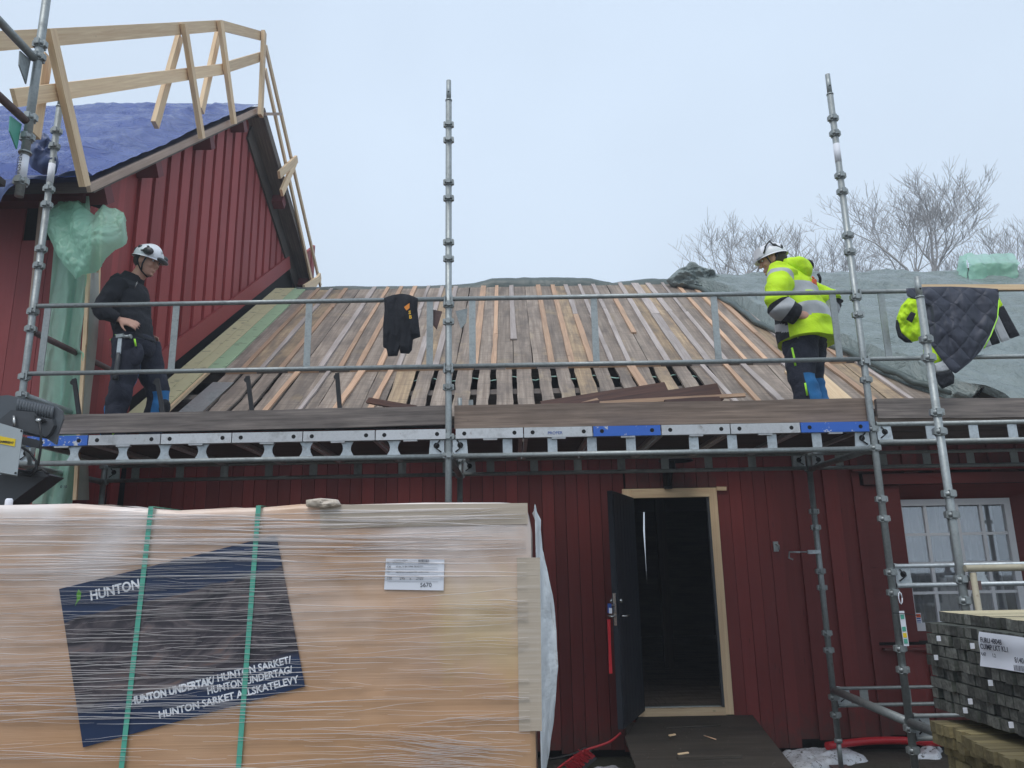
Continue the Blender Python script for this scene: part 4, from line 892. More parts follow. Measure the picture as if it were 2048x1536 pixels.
# toe boards
for pa, pb, m_, lab in (((112, 850), (900, 831), 'toe', 'dark worn toe board along the left half of the scaffold deck'), ((909, 835), (1737, 820), 'toe_brown', 'brown toe board along the deck between the middle and right poles'), ((1752, 818), (2200, 815), 'toe', 'dark brown toe board running out of view at the right')):
    a_, c_ = PY(*pa, YO+.045), PY(*pb, YO+.045); w_ = .142 if m_ == 'toe' and pa[0] < 200 else (.172 if pa[0] < 1000 else .145)
    board('toe_board', a_, c_, w_, .035, (0, -1, 0), m_, None, .004, 16, label=lab, cat='toe board')
# black steel brackets leaning against the toe board
for (xa, ya, xb, yb, lab) in ((148, 757, 160, 826, 'black steel bracket leaning in front of the green plastic'), (314, 757, 328, 822, 'black steel bracket just right of the legs of the man in black'), (495, 752, 506, 820, 'black steel bracket standing before the gaps at the left of the roof'), (674, 746, 681, 818, 'black steel bracket left of the hanging black sweater')):
    a_, c_ = PY(xa, ya, 5.62), PY(xb, yb+22, 5.60); o = thing('steel_bracket', c_, lab, 'bracket', 'black steel brackets behind the toe board')
    MB().bar(a_, c_, .032, .006, (0, -1, 0)).build('bar', 'black', o); MB().tube([a_+V((-.004, -.005, -.03)), a_+V((-.004, .005, -.03))], .02, 12).build('eye', 'black', o); MB().bar(a_+V((.014, 0, 0)), c_+V((.014, 0, 0)), .02, .004, (1, 0, 0)).build('flange', 'black', o)
# loose boards on the deck
for (pa, pb, Ya, Yb, w_, t_, m_, lab) in (
    ((1085, 818), (1334, 779), 6.0, 6.35, .14, .02, 'debris', 'dark cladding board lying at the back left of the pile on the deck'),
    ((1110, 832), (1440, 784), 5.85, 6.2, .16, .02, 'debris', 'widest dark cladding board on top of the pile on the deck'),
    ((1130, 818), (1300, 772), 5.95, 6.5, .03, .02, 'orange', 'thin reddish lath on the edge of the board pile'),
    ((1200, 808), (1490, 790), 5.8, 6.0, .035, .02, 'orange', 'long orange lath at the front of the board pile'),
    ((1330, 806), (1440, 800), 5.8, 5.9, .05, .02, 'debris', 'short dark offcut at the right foot of the board pile'),
    ((736, 801), (830, 818), 6.2, 5.8, .05, .02, 'debris', 'dark pointed stick lying left of the middle pole')):
    board('loose_board', PY(*pa, Ya), PY(*pb, Yb), w_, t_, (0, -.97, .25), m_, None, .004, 4, label=lab, cat='board', group='loose boards on the scaffold deck')

# ---------------------------------------------------------------- wrapped board pack in front
FY = 2.75
pk = thing('board_pack', (-1.1, 3.05, 0), 'large film wrapped pack of brown fibreboards with a navy printed sheet on it', 'building material')
TL = [(-60, 1006), (60, 1004), (150, 1002), (260, 1010), (350, 1016), (430, 1012), (520, 1010), (600, 1003), (700, 1004), (850, 1000), (1000, 1000), (1050, 1002), (1062, 1008)]
def topz(X):
    for (xa, ya), (xb, yb) in zip(TL, TL[1:]):
        A, B = PY(xa, ya, FY), PY(xb, yb, FY)
        if A.x <= X <= B.x: return A.z+(B.z-A.z)*(X-A.x)/(B.x-A.x)
    return PY(1062, 1008, FY).z if X > 0 else PY(-60, 1006, FY).z
PXL, PXR = -2.34, PY(1072, 1200, FY).x
b = MB()
def front(u, v):
    X = PXL+(PXR-PXL)*u; zt_ = topz(X)-.004; z_ = .14+(zt_-.14)*v; rx = max(0, (u-.985)/.015); rz = max(0, (v-.985)/.015)
    sh = .02*max(0, (z_-1.72))*(1 if u > .95 else 0)
    return (X-.012*rx**2-(.02*max(0, (z_-1.78)/.1) if u > .97 else 0), FY+.012*rx**2+.014*rz**2+.0025*fbm(X*5, z_*5)+.0012*ridged(X*.8, z_*34, 2, 2), z_-.004*rz)
b.grid(front, 150, 160)
n0 = len(b.v)
b.grid(lambda u, v: (lambda q: (q[0], q[1]+.6*v, q[2]+.012*math.sin(v*3.1)+.006*fbm(q[0]*6, v*4)))(front(u, 1)), 150, 8)
b.grid(lambda u, v: (lambda q: (q[0]+.012*math.sin(u*3.1), q[1]+.6*u, q[2]))(front(1, v)), 6, 60)
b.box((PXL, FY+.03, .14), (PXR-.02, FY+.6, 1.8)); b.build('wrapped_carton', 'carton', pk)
for k_ in range(4): MB().box((PXL+.1+.7*k_, FY+.02, .02), (PXL+.2+.7*k_, FY+.6, .13)).build('bearer', 'soffit', pk)
cA, cB, cC, cD = PY(1034, 1115, FY-.004), PY(1080, 1115, FY-.004), PY(1084, 1462, FY-.004), PY(1038, 1462, FY-.004)
MB().prism([cA, cB, cC, cD], (0, .003, 0)).build('edge_protector', 'edgeboard', pk)
tA, tB, tC, tD = PY(640, 1010, FY-.003), PY(1055, 1006, FY-.003), PY(1056, 1048, FY-.003), PY(640, 1057, FY-.003)
MB().prism([tA, tB, tC, tD], (0, .003, 0)).build('edge_protector', 'edgeboard', pk)
b = MB(); blob(b, [(612, 1000), (640, 996), (676, 999), (684, 1012), (650, 1018), (612, 1014)], FY-.005, .012, .012, 18, n=28); b.build('torn_paper', 'edgeboard', pk)
# the printed sheet, tilted
A_, B_, C_, D_ = (PY(x_, y_, FY-.0055) for x_, y_ in ((118, 1178), (553, 1070), (610, 1373), (166, 1495)))
ux = (B_-A_).normalized(); uz = V((0, 1, 0)).cross(ux)*-1
if uz.z < 0: uz = -uz
PC = (A_+B_+C_+D_)/4
def PM(dx, dz, off=0): # frame of the sheet: x right, y up on the sheet, facing the viewer
    o_ = PC+ux*dx+uz*dz+V((0, -off, 0)); return Matrix(((ux.x, uz.x, 0, o_.x), (ux.y, uz.y, -1, o_.y), (ux.z, uz.z, 0, o_.z), (0, 0, 0, 1)))
mm_ = Matrix(((ux.x, 0, uz.x, PC.x), (0, 1, 0, PC.y), (ux.z, 0, uz.z, PC.z), (0, 0, 0, 1)))
po = MB().prism([A_, B_, C_, D_], (0, .001, 0)).build('printed_sheet', 'poster', pk, mm_)
def sheet_xy(x_, y_): p = PY(x_, y_, FY-.006)-PC; return p.dot(ux), p.dot(uz)
SA = math.atan2(ux.z, ux.x)
for body, (x_, y_), h_, bold, wpx in (('HUNTON', (181, 1201), .046, .0011, 94), ('HUNTON UNDERTAK', (261, 1410), .033, .0016, 154), ('/ HUNTON SARKET/', (425, 1366), .032, .0008, 149), ('HUNTON UNDERTAG/', (415, 1389), .032, .0008, 160), ('HUNTON SARKET ALLSKATELEVY', (318, 1437), .032, .0008, 261)):
    dx, dz = sheet_xy(x_, y_); o = text(body, h_, PM(dx, dz, .001), 'print_white', po, off=bold)
    wm_ = max(q.co.x for q in o.data.vertices); want = wpx/F*2.72/math.cos(SA); sx_ = want/max(.001, wm_); o.data.transform(Matrix.Diagonal((sx_, 1, 1, 1)))
dx, dz = sheet_xy(150, 1212)
MB().prism([PM(dx, dz, .001) @ V(q) for q in ((0, 0, 0), (.012, .012, 0), (.021, .020, 0), (.026, .040, 0), (.018, .052, 0), (.010, .038, 0), (.009, .02, 0))], (0, .0005, 0)).build('leaf_emblem', 'leaf', po)
# delivery label
A_, B_, C_, D_ = (PY(x_, y_, FY-.006) for x_, y_ in ((772, 1117), (889, 1119), (887, 1181), (768, 1179)))
lb = MB().prism([A_, B_, C_, D_], (0, .001, 0)).build('delivery_label', 'white', pk)
def LMt(x_, y_): return Matrix.Translation(PY(x_, y_, FY-.0072)) @ Matrix.Rotation(math.pi/2, 4, 'X')
for body, x_, y_, h_ in (('5670', 840, 1174, .020), ('100', 773, 1159, .0125), ('595', 799, 1159, .0125), ('x', 819, 1159, .0125), ('2420', 832, 1159, .0125), ('CE', 774, 1136, .011), ('16', 774, 1145, .009), ('07-EX-16 EN 13986 SB.H2.0 E1', 792, 1135, .0073), ('HUNTON UNDERTAK 18 SUL 2420', 792, 1146, .0073), ('A', 774, 1127, .010)):
    text(body, h_, LMt(x_, y_), 'ink', lb, ext=.0002)
for i in range(9): MB().bar(PY(838+i*2.4, 1119, FY-.0073), PY(838+i*2.4, 1127, FY-.0073), .0012 if i % 3 else .0022, .0004, (0, -1, 0)).build('bar_code_line', 'ink', lb)
for yy in (1129, 1139, 1149, 1163): MB().bar(PY(775, yy, FY-.0073), PY(876, yy+.5, FY-.0073), .0005, .0004, (0, -1, 0)).build('ruled_line', 'ink', lb)
for i in range(3): MB().bar(PY(785, 1120+i*3, FY-.0073), PY(815-i*4, 1120+i*3, FY-.0073), .0009, .0004, (0, -1, 0)).build('ruled_line', 'ink', lb)
# straps
for top_, bot_ in (((302, 1014), (240, 1560)), ((517, 1012), (475, 1560))):
    p0, p1 = PY(*top_, FY-.009), PY(*bot_, FY-.009); b = MB(); b.bar(p0, p1, .017, .0012, (0, -1, 0)); b.bar(p0+V((0, .0, .002)), p0+V((.02, .58, .006)), .017, .0012, (0, 0, 1)); b.build('strap', 'strap', pk)
# creases of the stretch film, whitened as its highlights, over sheet and label
b = MB(); random.seed(11)
def crease(x0, z0, L, w, sl):
    L = min(L, PXR-.03-x0)
    if L < .05: return
    n_ = 7; k_ = len(b.v); ph = random.random()*9
    for i in range(n_):
        t_ = i/(n_-1); X = x0+L*t_; z_ = z0+sl*L*t_+.0035*math.sin(ph+t_*4)+.0015*math.sin(ph*3+t_*11); ww = w*math.sin(math.pi*(.04+.92*t_))**.7
        yb_ = FY-.0100-.0012*random.random()
        b.v += [V((X, yb_+.0014, z_-ww/2)), V((X, yb_-.0010, z_)), V((X, yb_+.0014, z_+ww/2))]
    for i in range(n_-1):
        for j in (0, 1): b.f.append([k_+i*3+j, k_+i*3+3+j, k_+i*3+4+j, k_+i*3+1+j]); b.mi.append(0); b.sm.append(True)
for i in range(560):
    z0 = random.uniform(.9, 1.84); x0 = random.uniform(-2.3, -.1); L = random.uniform(.12, .6)*(1.4 if z0 > 1.5 else 1)
    if -.52 < x0+L/2 < -.16 and 1.56 < z0 < 1.71: continue
    if random.random() < .6 and z0 < 1.34 and x0 < -.5: continue
    if random.random() < .25 and z0 > 1.3 and x0 > -.6: continue
    crease(x0, z0, L, random.choice((.0010, .0012, .0015, .0024)), random.gauss(0, .03)+(.04 if z0 > 1.55 and x0 > -.6 else 0))
for i in range(60): crease(random.uniform(-2.3, -1.0), 1.25+random.gauss(0, .05), random.uniform(.3, .8), .0025, random.gauss(0, .02))
for i in range(46): crease(random.uniform(-.5, -.3), 1.13-.004*i+random.gauss(0, .003), random.uniform(.25, .4), .0022, -.12+.002*i)
for i in range(60): crease(random.uniform(-2.3, -.5), random.uniform(1.62, 1.86), random.uniform(.4, 1.0), random.uniform(.003, .010), random.gauss(-.015, .02))  # broad pale strips stand for soft white reflections on the film
b.build('film_creases', 'crease', pk, kind='stuff')
# folded white foil at the right end of the pack
b = MB()
fo = [(1068, 1012), (1078, 1040), (1083, 1100), (1092, 1135), (1103, 1190), (1110, 1260), (1113, 1330), (1110, 1400), (1103, 1460), (1092, 1520), (1088, 1560)]
def foil(u, v):
    n_ = len(fo)-1; i = min(int(v*n_), n_-1); f_ = v*n_-i; x_ = fo[i][0]*(1-f_)+fo[i+1][0]*f_; y_ = fo[i][1]*(1-f_)+fo[i+1][1]*f_
    q = PY(x_, y_, FY+.13); X = PXR+.004+(q.x-PXR-.004)*min(1, u*1.2)+.006*fbm(u*3, q.z*4)*u
    return (X+.005*ridged(u*4, q.z*5, 2)*u, FY+.012+.12*u+(.4*max(0, u-.83)/.17 if u > .83 else 0)+.014*fbm(u*4, q.z*6)+.010*ridged(u*2, q.z*5, 2), q.z)
b.grid(foil, 16, 60); b.build('white_foil', 'white_sheet', pk)

# ---------------------------------------------------------------- floodlight mast behind the pack
fl = thing('floodlight_mast', (-2.45, 4.0, 0), 'grey work floodlights on a mast with a light grey switch box', 'floodlight')
LY = 3.9
def rib_h(pa, pb, n_): return None
b = MB()    # upper lamp: seen from behind and below
hp_ = [(-70, 812), (-30, 795), (15, 790), (110, 812), (124, 822), (126, 838), (115, 868), (112, 890), (95, 878), (40, 868), (-70, 880)]
def fp(x_, y_, dY=0): return PY(x_, y_, LY+dY)
b.prism([fp(x_, y_) for x_, y_ in hp_], (-.05, .10, 0.02)); b.build('lamp_housing', 'grey_plastic', fl)
for i in range(13):
    x_ = 38+i*5.6; y_ = 793+(x_-15)*.215; b = MB(); b.tube([fp(x_, y_+1, -.012), fp(x_-2, y_+12, -.022), fp(x_-3, y_+26, -.012)], [.007, .009, .007], 8); b.build('cooling_rib', 'grey_plastic', fl)
MB().prism([fp(x_, y_, -.03) for x_, y_ in ((22, 820), (68, 824), (74, 832), (104, 838), (108, 850), (100, 866), (92, 874), (30, 858), (-20, 850), (0, 838))], (0, .03, 0)).build('back_cover', 'grey_dark', fl)
b = MB(); b.tube([fp(28, 832, -.04), fp(29, 852, -.045)], .007, 8); b.tube([fp(74, 840, -.05), fp(82, 843, -.05)], .012, 10); b.build('bolt', 'chrome', fl)
MB().prism([fp(x_, y_, -.045) for x_, y_ in ((68, 830), (84, 836), (90, 842), (76, 846), (70, 842))], (0, .02, 0)).build('cable_gland', 'black', fl)
bx = [(-60, 832), (0, 846), (46, 860), (34, 951), (-5, 944), (-60, 934)]
b = MB(); b.prism([fp(x_, y_, -.16) for x_, y_ in bx], (-.03, .05, 0)); b.build('switch_box', 'grey_box', fl)
for x_, y_ in ((43, 862), (31, 946)): b = MB(); q = fp(x_, y_, -.162); b.tube([q, q+V((0, -.002, 0))], .005, 10); b.build('screw', 'black', fl)
st = MB(); st.prism([fp(x_, y_, -.163) for x_, y_ in ((-30, 866), (0, 872), (31, 878), (29, 893), (-2, 887), (-30, 881))], (0, .0015, 0)); so2 = st.build('sticker', 'sticker_y', fl)
p = fp(-3, 884.5, -.1645); q = fp(28, 888, -.1645); sl = math.atan2((q-p).z, (q-p).x)
text('RAMIRENT', .0155, Matrix.Translation(p) @ Matrix.Rotation(-sl, 4, 'Y') @ Matrix.Rotation(math.pi/2, 4, 'X'), 'ink', so2, off=.0003)
b = MB()
for pts in ([(79, 843), (82, 870), (81, 900), (76, 930), (60, 948), (40, 946)], [(44, 895), (60, 905), (72, 922), (73, 940), (62, 952), (40, 948)], [(40, 940), (62, 944), (85, 938), (95, 948)]):
    b.tube([fp(x_, y_, -.07) for x_, y_ in pts], .006, 8)
b.build('cable', 'black_hose', fl)
# lower lamp, face down, and brackets
b = MB(); b.prism([fp(x_, y_) for x_, y_ in ((-60, 965), (30, 942), (60, 938), (97, 950), (30, 1000), (15, 1012), (-60, 1030))], (0, .14, 0)); b.build('lamp_housing', 'grey_dark', fl)
b = MB(); b.bar(fp(-20, 935, -.03), fp(96, 950, -.03), .022, .02, (0, -1, 0)); b.bar(fp(40, 880, -.02), fp(82, 890, -.02), .04, .02, (0, -1, 0)); b.build('mount_bar', 'grey_dark', fl)
b = MB(); b.bar(fp(52, 895, -.03), fp(62, 930, -.03), .02, .006, (0, -1, 0)); b.bar(fp(68, 895, -.03), fp(58, 930, -.03), .02, .006, (0, -1, 0)); b.build('bracket', 'galv', fl)
b = MB(); q = fp(-40, 900, .05); b.tube([(q.x, LY+.2, 0), (q.x, LY+.2, 2.5)], .03, 14); b.bar((q.x, LY+.2, 2.3), (q.x, LY, 2.3), .06, .06); b.bar((q.x, LY+.2, 2.12), (q.x, LY, 2.12), .06, .06); b.build('mast', 'galv', fl)
b = MB(); b.box((q.x-.3, LY-.1, .0), (q.x+.3, LY+.5, .06)); b.build('mast_base', 'grey_dark', fl)
b = MB(); p = PY(18, 1003, 3.15); b.tube([p+V((0, 0, -.04)), p+V((0, 0, .006)), p+V((0, 0, .012))], [.014, .014, .010], 14); tag(b.build('bottle_cap', 'white', None, Matrix.Translation(p)), 'small white plastic cap standing on top of the wrapped pack', 'cap')

# ---------------------------------------------------------------- timber stacks at the right
ts = thing('timber_stack', (2.4, 3.0, .95), 'upper pack of dark weathered battens with a white label on its ends', 'timber')
z9 = PY(1868, 1416, 3.5).z; z0_ = PY(1880, 1222, 3.5).z; rp_ = (z0_-z9)/9
def batten_mesh(L, w, h):
    b = MB(); b.box((0, -w/2, -h/2), (L, w/2, h/2)); b.mi = [1, 1, 1, 1, 0, 1]
    # faces: 0 = x0 end
    me = bpy.data.meshes.new('batten'); me.from_pydata([tuple(p) for p in b.v], [], b.f); return me, b
def bmesh_(L, w, h, mats):
    me, b = batten_mesh(L, w, h)
    for m_ in mats: me.materials.append(M[m_])
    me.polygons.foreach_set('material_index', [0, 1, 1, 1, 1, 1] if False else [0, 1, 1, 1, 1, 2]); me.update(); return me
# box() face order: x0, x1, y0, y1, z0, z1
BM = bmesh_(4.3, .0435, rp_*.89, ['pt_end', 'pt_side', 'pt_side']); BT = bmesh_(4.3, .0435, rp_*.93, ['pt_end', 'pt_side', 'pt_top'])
random.seed(5)
for r_ in range(9):
    z_ = z9+rp_*(8-r_+.5); y1 = PY((1877, 1854, 1850, 1853, 1851, 1862, 1860, 1868, 1869)[r_], 1240+22*r_, 3.5); xo = y1.x; XO = min(globals().get('XO', 9), xo); off = random.uniform(-.01, .01)
    for j in range(21 if r_ > 1 else 22):
        Yb = 3.5-.0235-j*.0465+random.uniform(-.001, .001)
        me = BT if r_ == 0 else BM
        o = bpy.data.objects.new('batten', me); link(o, ts, Matrix.Translation((xo+random.uniform(-.006, .009)+(.012 if random.random() < .12 else 0), Yb, z_+random.uniform(-.001, .001))) @ Matrix.Rotation(random.uniform(-.015, .015), 4, 'X'))
A_, B_, C_, D_ = (PX(x_, y_, y1.x-.03) for x_, y_ in ((1958, 1263), (2056, 1276), (2058, 1346), (1963, 1332)))
xl_ = XO-.012
def LP(x_, y_, o=0): v = ray(x_, y_); p = v*((xl_-o)/v.x)+CAMP; return p
b = MB()
def lab(u, v):
    t0 = LP(1958, 1263).lerp(LP(2090, 1281), u); t1 = LP(1963, 1332).lerp(LP(2094, 1352), u); p = t0.lerp(t1, v); return p+V((-.004*math.sin(u*9+v*2)-.003*math.sin(v*7), 0, 0))
b.grid(lab, 20, 10); b.v += [p+V((.0012, 0, 0)) for p in b.v]; nb_ = len(b.v)//2; b.f += [[i+nb_ for i in f_][::-1] for f_ in list(b.f)]; b.mi *= 2; b.sm *= 2
lab_o = b.build('pack_label', 'white', ts)
def LT(body, x_, y_, h_):
    o_ = LP(x_, y_, .0095); ax = (LP(x_+60, y_+8.3, .0095)-o_); ax.x = 0; ax.normalize(); az_ = V((-1, 0, 0)).cross(ax)
    if az_.z < 0: az_ = -az_
    return text(body, h_, Matrix(((ax.x, az_.x, -1, o_.x), (ax.y, az_.y, 0, o_.y), (ax.z, az_.z, 0, o_.z), (0, 0, 0, 1))), 'ink', lab_o, ext=.0003, sx=.95, off=.0003)
LT('FURU 48048', 1961, 1284, .026); LT('CUIMP LKT KL1', 1961, 1297, .026); LT('4.47', 1963, 1311, .018); LT('1.2', 1985, 1314, .018); LT('8140', 2030, 1325, .026)
for i in range(12):
    p0, p1 = LP(2028+i*2.6, 1330+i*.35, .0095), LP(2029+i*2.6, 1341+i*.35, .0095); MB().bar(p0, p1, .0022 if i % 2 else .0035, .0005, (-1, 0, 0)).build('bar_code_line', 'ink', lab_o)
for (x_, y_) in ((1871, 1277), (1866, 1315), (1938, 1292), (1974, 1366), (1934, 1403), (1924, 1421), (2015, 1450)):
    p = LP(x_, y_, .004); MB().box((p.x+.006, p.y-.0035, p.z-.010), (p.x+.02, p.y+.0035, p.z+.010)).build('staple_tag', 'white', ts)
lo = thing('timber_stack', (2.4, 2.9, .1), 'lower pack of greenish treated battens under the dark timber pack', 'timber')
zt2 = PY(1866, 1440, 3.45).z; BG = bmesh_(4.3, .0445, rp_*.95, ['pt_green', 'pt_green', 'pt_green'])
for y_s in (3.35, 2.75): board('bearer', (1.9, y_s, (zt2+z9)/2), (5.9, y_s, (zt2+z9)/2), .05, max(.02, z9-zt2-.004), (0, 0, 1), 'pt_green', lo)
for r_ in range(10):
    z_ = zt2-rp_*(r_+.5); xo = PY((1862, 1865, 1880, 1880, 1885)[min(r_, 4)], 1440, 3.45).x
    for j in range(20):
        Yb = 3.45-.024-j*.047; xj = xo-(.0 if r_ else .0)+random.uniform(-.012, .012)+(-.045 if r_ == 0 and j > 5 else 0)+(-.03 if r_ == 0 and j > 8 else 0)
        o = bpy.data.objects.new('batten', BG); link(o, lo, Matrix.Translation((xj, Yb, z_)) @ Matrix.Rotation(random.uniform(-.02, .02), 4, 'X'))
for y_s in (3.3, 2.65): board('ground_bearer', (2.1, y_s, (zt2-rp_*10)/2), (5.5, y_s, (zt2-rp_*10)/2), .1, zt2-rp_*10, (0, 0, 1), 'soffit', lo)

# ---------------------------------------------------------------- door ramp and things on the ground
rm = thing('door_ramp', (1.5, 6.4, 0), 'dark wet plywood platform in front of the open door', 'ramp')
c4 = [PZ(1283, 1441, .36), PZ(1250, 1474, .36), PZ(1270, 1545, .36), PZ(1604, 1552, .36), PZ(1508, 1432, .36)]
c4[0].y = 7.2; c4[4].y = 7.2
b = MB(); b.prism([c4[0], c4[1], c4[2]+V((-.02, -.6, 0)), c4[3]+V((-.1, -.6, 0)), c4[4]], (0, 0, -.022)); b.build('top_sheet', 'ramp', rm)
for yy in (4.9, 6.0, 7.1): board('bearer', (c4[1].x+.1, yy, .24), (1.8, yy, .24), .1, .18, (0, 0, 1), 'ramp', rm); 
for xx in (.95, 1.7): board('leg', (xx, 6.0, 0), (xx, 6.0, .16), .1, .1, (0, 1, 0), 'ramp', rm); board('leg', (xx, 4.9, 0), (xx, 4.9, .16), .1, .1, (0, 1, 0), 'ramp', rm)
board('cleat', PZ(1355, 1516, .372), PZ(1482, 1512, .372), .05, .02, (0, 0, 1), 'ramp', rm); board('cleat', PZ(1330, 1455, .368), PZ(1440, 1450, .368), .03, .012, (0, 0, 1), 'ramp', rm)
ch_l = ['pale wood chip near the middle of the door platform', 'larger pale wood chip on the cleat of the door platform']
for (x_, y_, L_), lab_ in zip(((1345, 1471, .05), (1367, 1508, .075)), ch_l):
    p = PZ(x_, y_, .385); board('wood_chip', p-V((L_/2, 0, 0)), p+V((L_/2, .02, .004)), .02, .008, (0, 0, 1), 'fresh', None, label=lab_, cat='wood chip')
b = MB(); random.seed(3)
for i in range(70):
    p = PZ(random.uniform(1285, 1560), random.uniform(1440, 1535), .3625)
    if not (c4[1].x-.02+.0 < p.x < 1.75 and p.y > 5.2): continue
    s_ = random.choice((.003, .004, .006)); b.bar(p, p+V((random.uniform(-2, 2)*s_, random.uniform(-1, 1)*s_, 0)), s_*.8, .003)
b.build('sawdust_crumbs', 'soffit', None, label='small crumbs of wood scattered on the door platform', cat='debris', kind='stuff')
MB().tube([PZ(1408, 1471, .366), PZ(1432, 1479, .366)], .004, 6).build('stick', 'orange', None, label='thin reddish stick lying on the door platform', cat='stick')
def snowp(outl, z_, seed, label, h_=.05):
    pts = resample([PZ(x_, y_, z_) for x_, y_ in outl], 64); c = sum(pts, V())/64; b = MB()
    b.grid(lambda u, v: (lambda q: (q.x+.03*fbm(q.x*9, q.y*9, seed)*v, q.y+.03*fbm(q.y*9, q.x*9, seed)*v, gz(q.x, q.y)-.02+(h_+.03*fbm(q.x*6, q.y*6, seed))*math.sqrt(max(0, 1-v**2.2))+.02))(c.lerp(pts[int(round(u*64)) % 64], v)), 64, 14, closed=True)
    tag(b.build('snow_patch', 'snow'), label, 'snow', 'dirty snow patches along the wall')
snowp([(1560, 1503), (1600, 1497), (1650, 1494), (1700, 1495), (1735, 1508), (1738, 1516), (1700, 1522), (1650, 1527), (1630, 1540), (1610, 1560), (1590, 1545)], .05, 1, 'dirty snow patch under the wall right of the door platform', .08)
snowp([(1838, 1500), (1880, 1492), (1880, 1512), (1836, 1514)], .05, 2, 'dirty snow patch between scaffold pole and timber stacks', .07)
snowp([(1165, 1545), (1190, 1526), (1225, 1522), (1250, 1530), (1262, 1550), (1240, 1575), (1190, 1580)], .05, 3, 'dirty snow patch left of the door platform beside the brush')
b = MB(); pts = [PZ(x_, y_, .10) for x_, y_ in ((1655, 1497), (1690, 1492), (1740, 1487), (1800, 1486), (1860, 1489), (1910, 1492))]
pts = [p+V((0, 0, gz(p.x, p.y)*0+.02)) for p in pts]; b.tube([V(cr_interp([tuple(p) for p in pts], i/30)) for i in range(31)], .032, 14); tag(b.build('drain_pipe', 'red_hose'), 'red plastic pipe lying along the house wall', 'pipe')
b = MB(); q = [PY(x_, y_, 6.9) for x_, y_ in ((1242, 1466), (1222, 1482), (1200, 1491), (1170, 1501), (1140, 1519), (1112, 1540), (1090, 1556))]
b.tube([V(cr_interp([tuple(p) for p in q], i/30)) for i in range(31)], .010, 10); tag(b.build('red_cable', 'red_hose'), 'red cable running from the door platform down past the brush', 'cable')
b = MB(); q = [PY(x_, y_, 7.15) for x_, y_ in ((1090, 1520), (1120, 1515), (1150, 1507), (1170, 1497), (1185, 1496), (1180, 1503), (1150, 1510))]
b.tube([V(cr_interp([tuple(p) for p in q], i/30)) for i in range(31)], .011, 8); tag(b.build('black_hose', 'black_hose'), 'black hose at the foot of the wall behind the brush', 'hose')
br = thing('brush', PY(1160, 1525, 6.7), 'broom head with red bristles lying by the wall', 'broom')
MB().bar(PY(1150, 1545, 6.7), PY(1190, 1512, 6.7), .05, .04, (-.3, -.9, 0)).build('brush_back', 'blackplastic', br)
b = MB(); random.seed(2)
for i in range(110):
    t_ = random.random(); p = PY(1150, 1545, 6.69).lerp(PY(1190, 1512, 6.69), t_)+V((0, random.uniform(-.02, .02), 0)); q = p+V((-.075+random.gauss(0, .012), -.02, .055+random.gauss(0, .012))); b.tube([p, q], .0035, 4, caps=False)
b.build('bristles', 'brush', br, kind='stuff')
MB().tube([PY(1165, 1535, 6.72), PY(1120, 1600, 6.3)], .012, 10).build('handle', 'redstrap', br)
ln = thing('key_lanyard', fx+V((0, 0, lz)), 'red key lanyard with a blue tag hanging from the lock of the open door', 'lanyard')
k0 = PY(1222, 1200, 6.42); b = MB(); b.tube([PY(1228, 1208, 6.45), PY(1222, 1212, 6.44), PY(1218, 1216, 6.43)], .003, 6); b.tube([PY(1221, 1233, 6.43), PY(1229, 1233, 6.45)], .008, 8); b.build('key', 'chrome', ln)
MB().bar(PY(1219, 1207, 6.43), PY(1219, 1226, 6.43), .03, .006, (0, -1, 0)).build('blue_tag', 'bluetag', ln); MB().bar(PY(1221, 1216, 6.425), PY(1221, 1227, 6.425), .024, .004, (0, -1, 0)).build('white_tag', 'white', ln)
b = MB(); b.add([PY(x_, y_, 6.43) for x_, y_ in ((1214, 1239), (1221, 1239), (1222, 1290), (1225, 1347), (1218, 1347), (1217, 1290))], [(0, 1, 2, 5), (5, 2, 3, 4)]); b.v += [p+V((0, .004, 0)) for p in b.v]; b.f += [[i+6 for i in f_][::-1] for f_ in list(b.f)]; b.mi *= 2; b.sm *= 2; b.build('webbing', 'redstrap', ln)

# ---------------------------------------------------------------- clothes on the rail
sw = thing('sweater', PY(803, 600, 5.46), 'black sweater with orange print hung over the guard rail left of the middle pole', 'sweater')
b = MB(); blob(b, [(768, 596), (785, 590), (803, 587), (820, 590), (836, 597), (835, 620), (838, 650), (841, 674), (826, 679), (824, 700), (818, 708), (801, 707), (799, 698), (795, 712), (776, 713), (773, 698), (766, 694), (766, 650), (769, 620)], 5.45, .012, .020, 7, n=130, rings=22, zs=.3); swb = b.build('sweater_cloth', 'black_cloth', sw)
def onj(x_, y_, Y=5.355): return PY(x_, y_, Y)
MB().prism([onj(x_, y_) for x_, y_ in ((808, 614), (819, 606), (819, 616), (813, 621))], (0, .004, 0)).build('printed_emblem', 'orange_print', sw)
text('S', .036, Matrix.Translation(onj(817, 628)) @ Matrix.Rotation(math.pi/2, 4, 'X') , 'yellow_print', sw, off=.001); text('B', .036, Matrix.Translation(onj(818, 637)) @ Matrix.Rotation(math.pi/2, 4, 'X'), 'yellow_print', sw, off=.001)
jk = thing('jacket', PY(1910, 580, 5.46), 'fluorescent yellow jacket hung inside out over the rail showing its quilted navy lining', 'jacket')
def piece(name, outl, Y, mat, bulge=.03, nz=.018, fr=6, n=56, rings=12): b = MB(); blob(b, outl, Y, bulge, nz, fr, n=n, rings=rings); return b.build(name, mat, jk)
piece('lining', [(1812, 577), (1850, 574), (1900, 573), (1950, 575), (1997, 578), (1998, 600), (1994, 635), (1980, 670), (1962, 702), (1940, 725), (1911, 748), (1900, 740), (1880, 715), (1862, 690), (1855, 650), (1848, 610), (1840, 596), (1814, 593)], 5.42, .05, .022, 7, n=80) if False else None
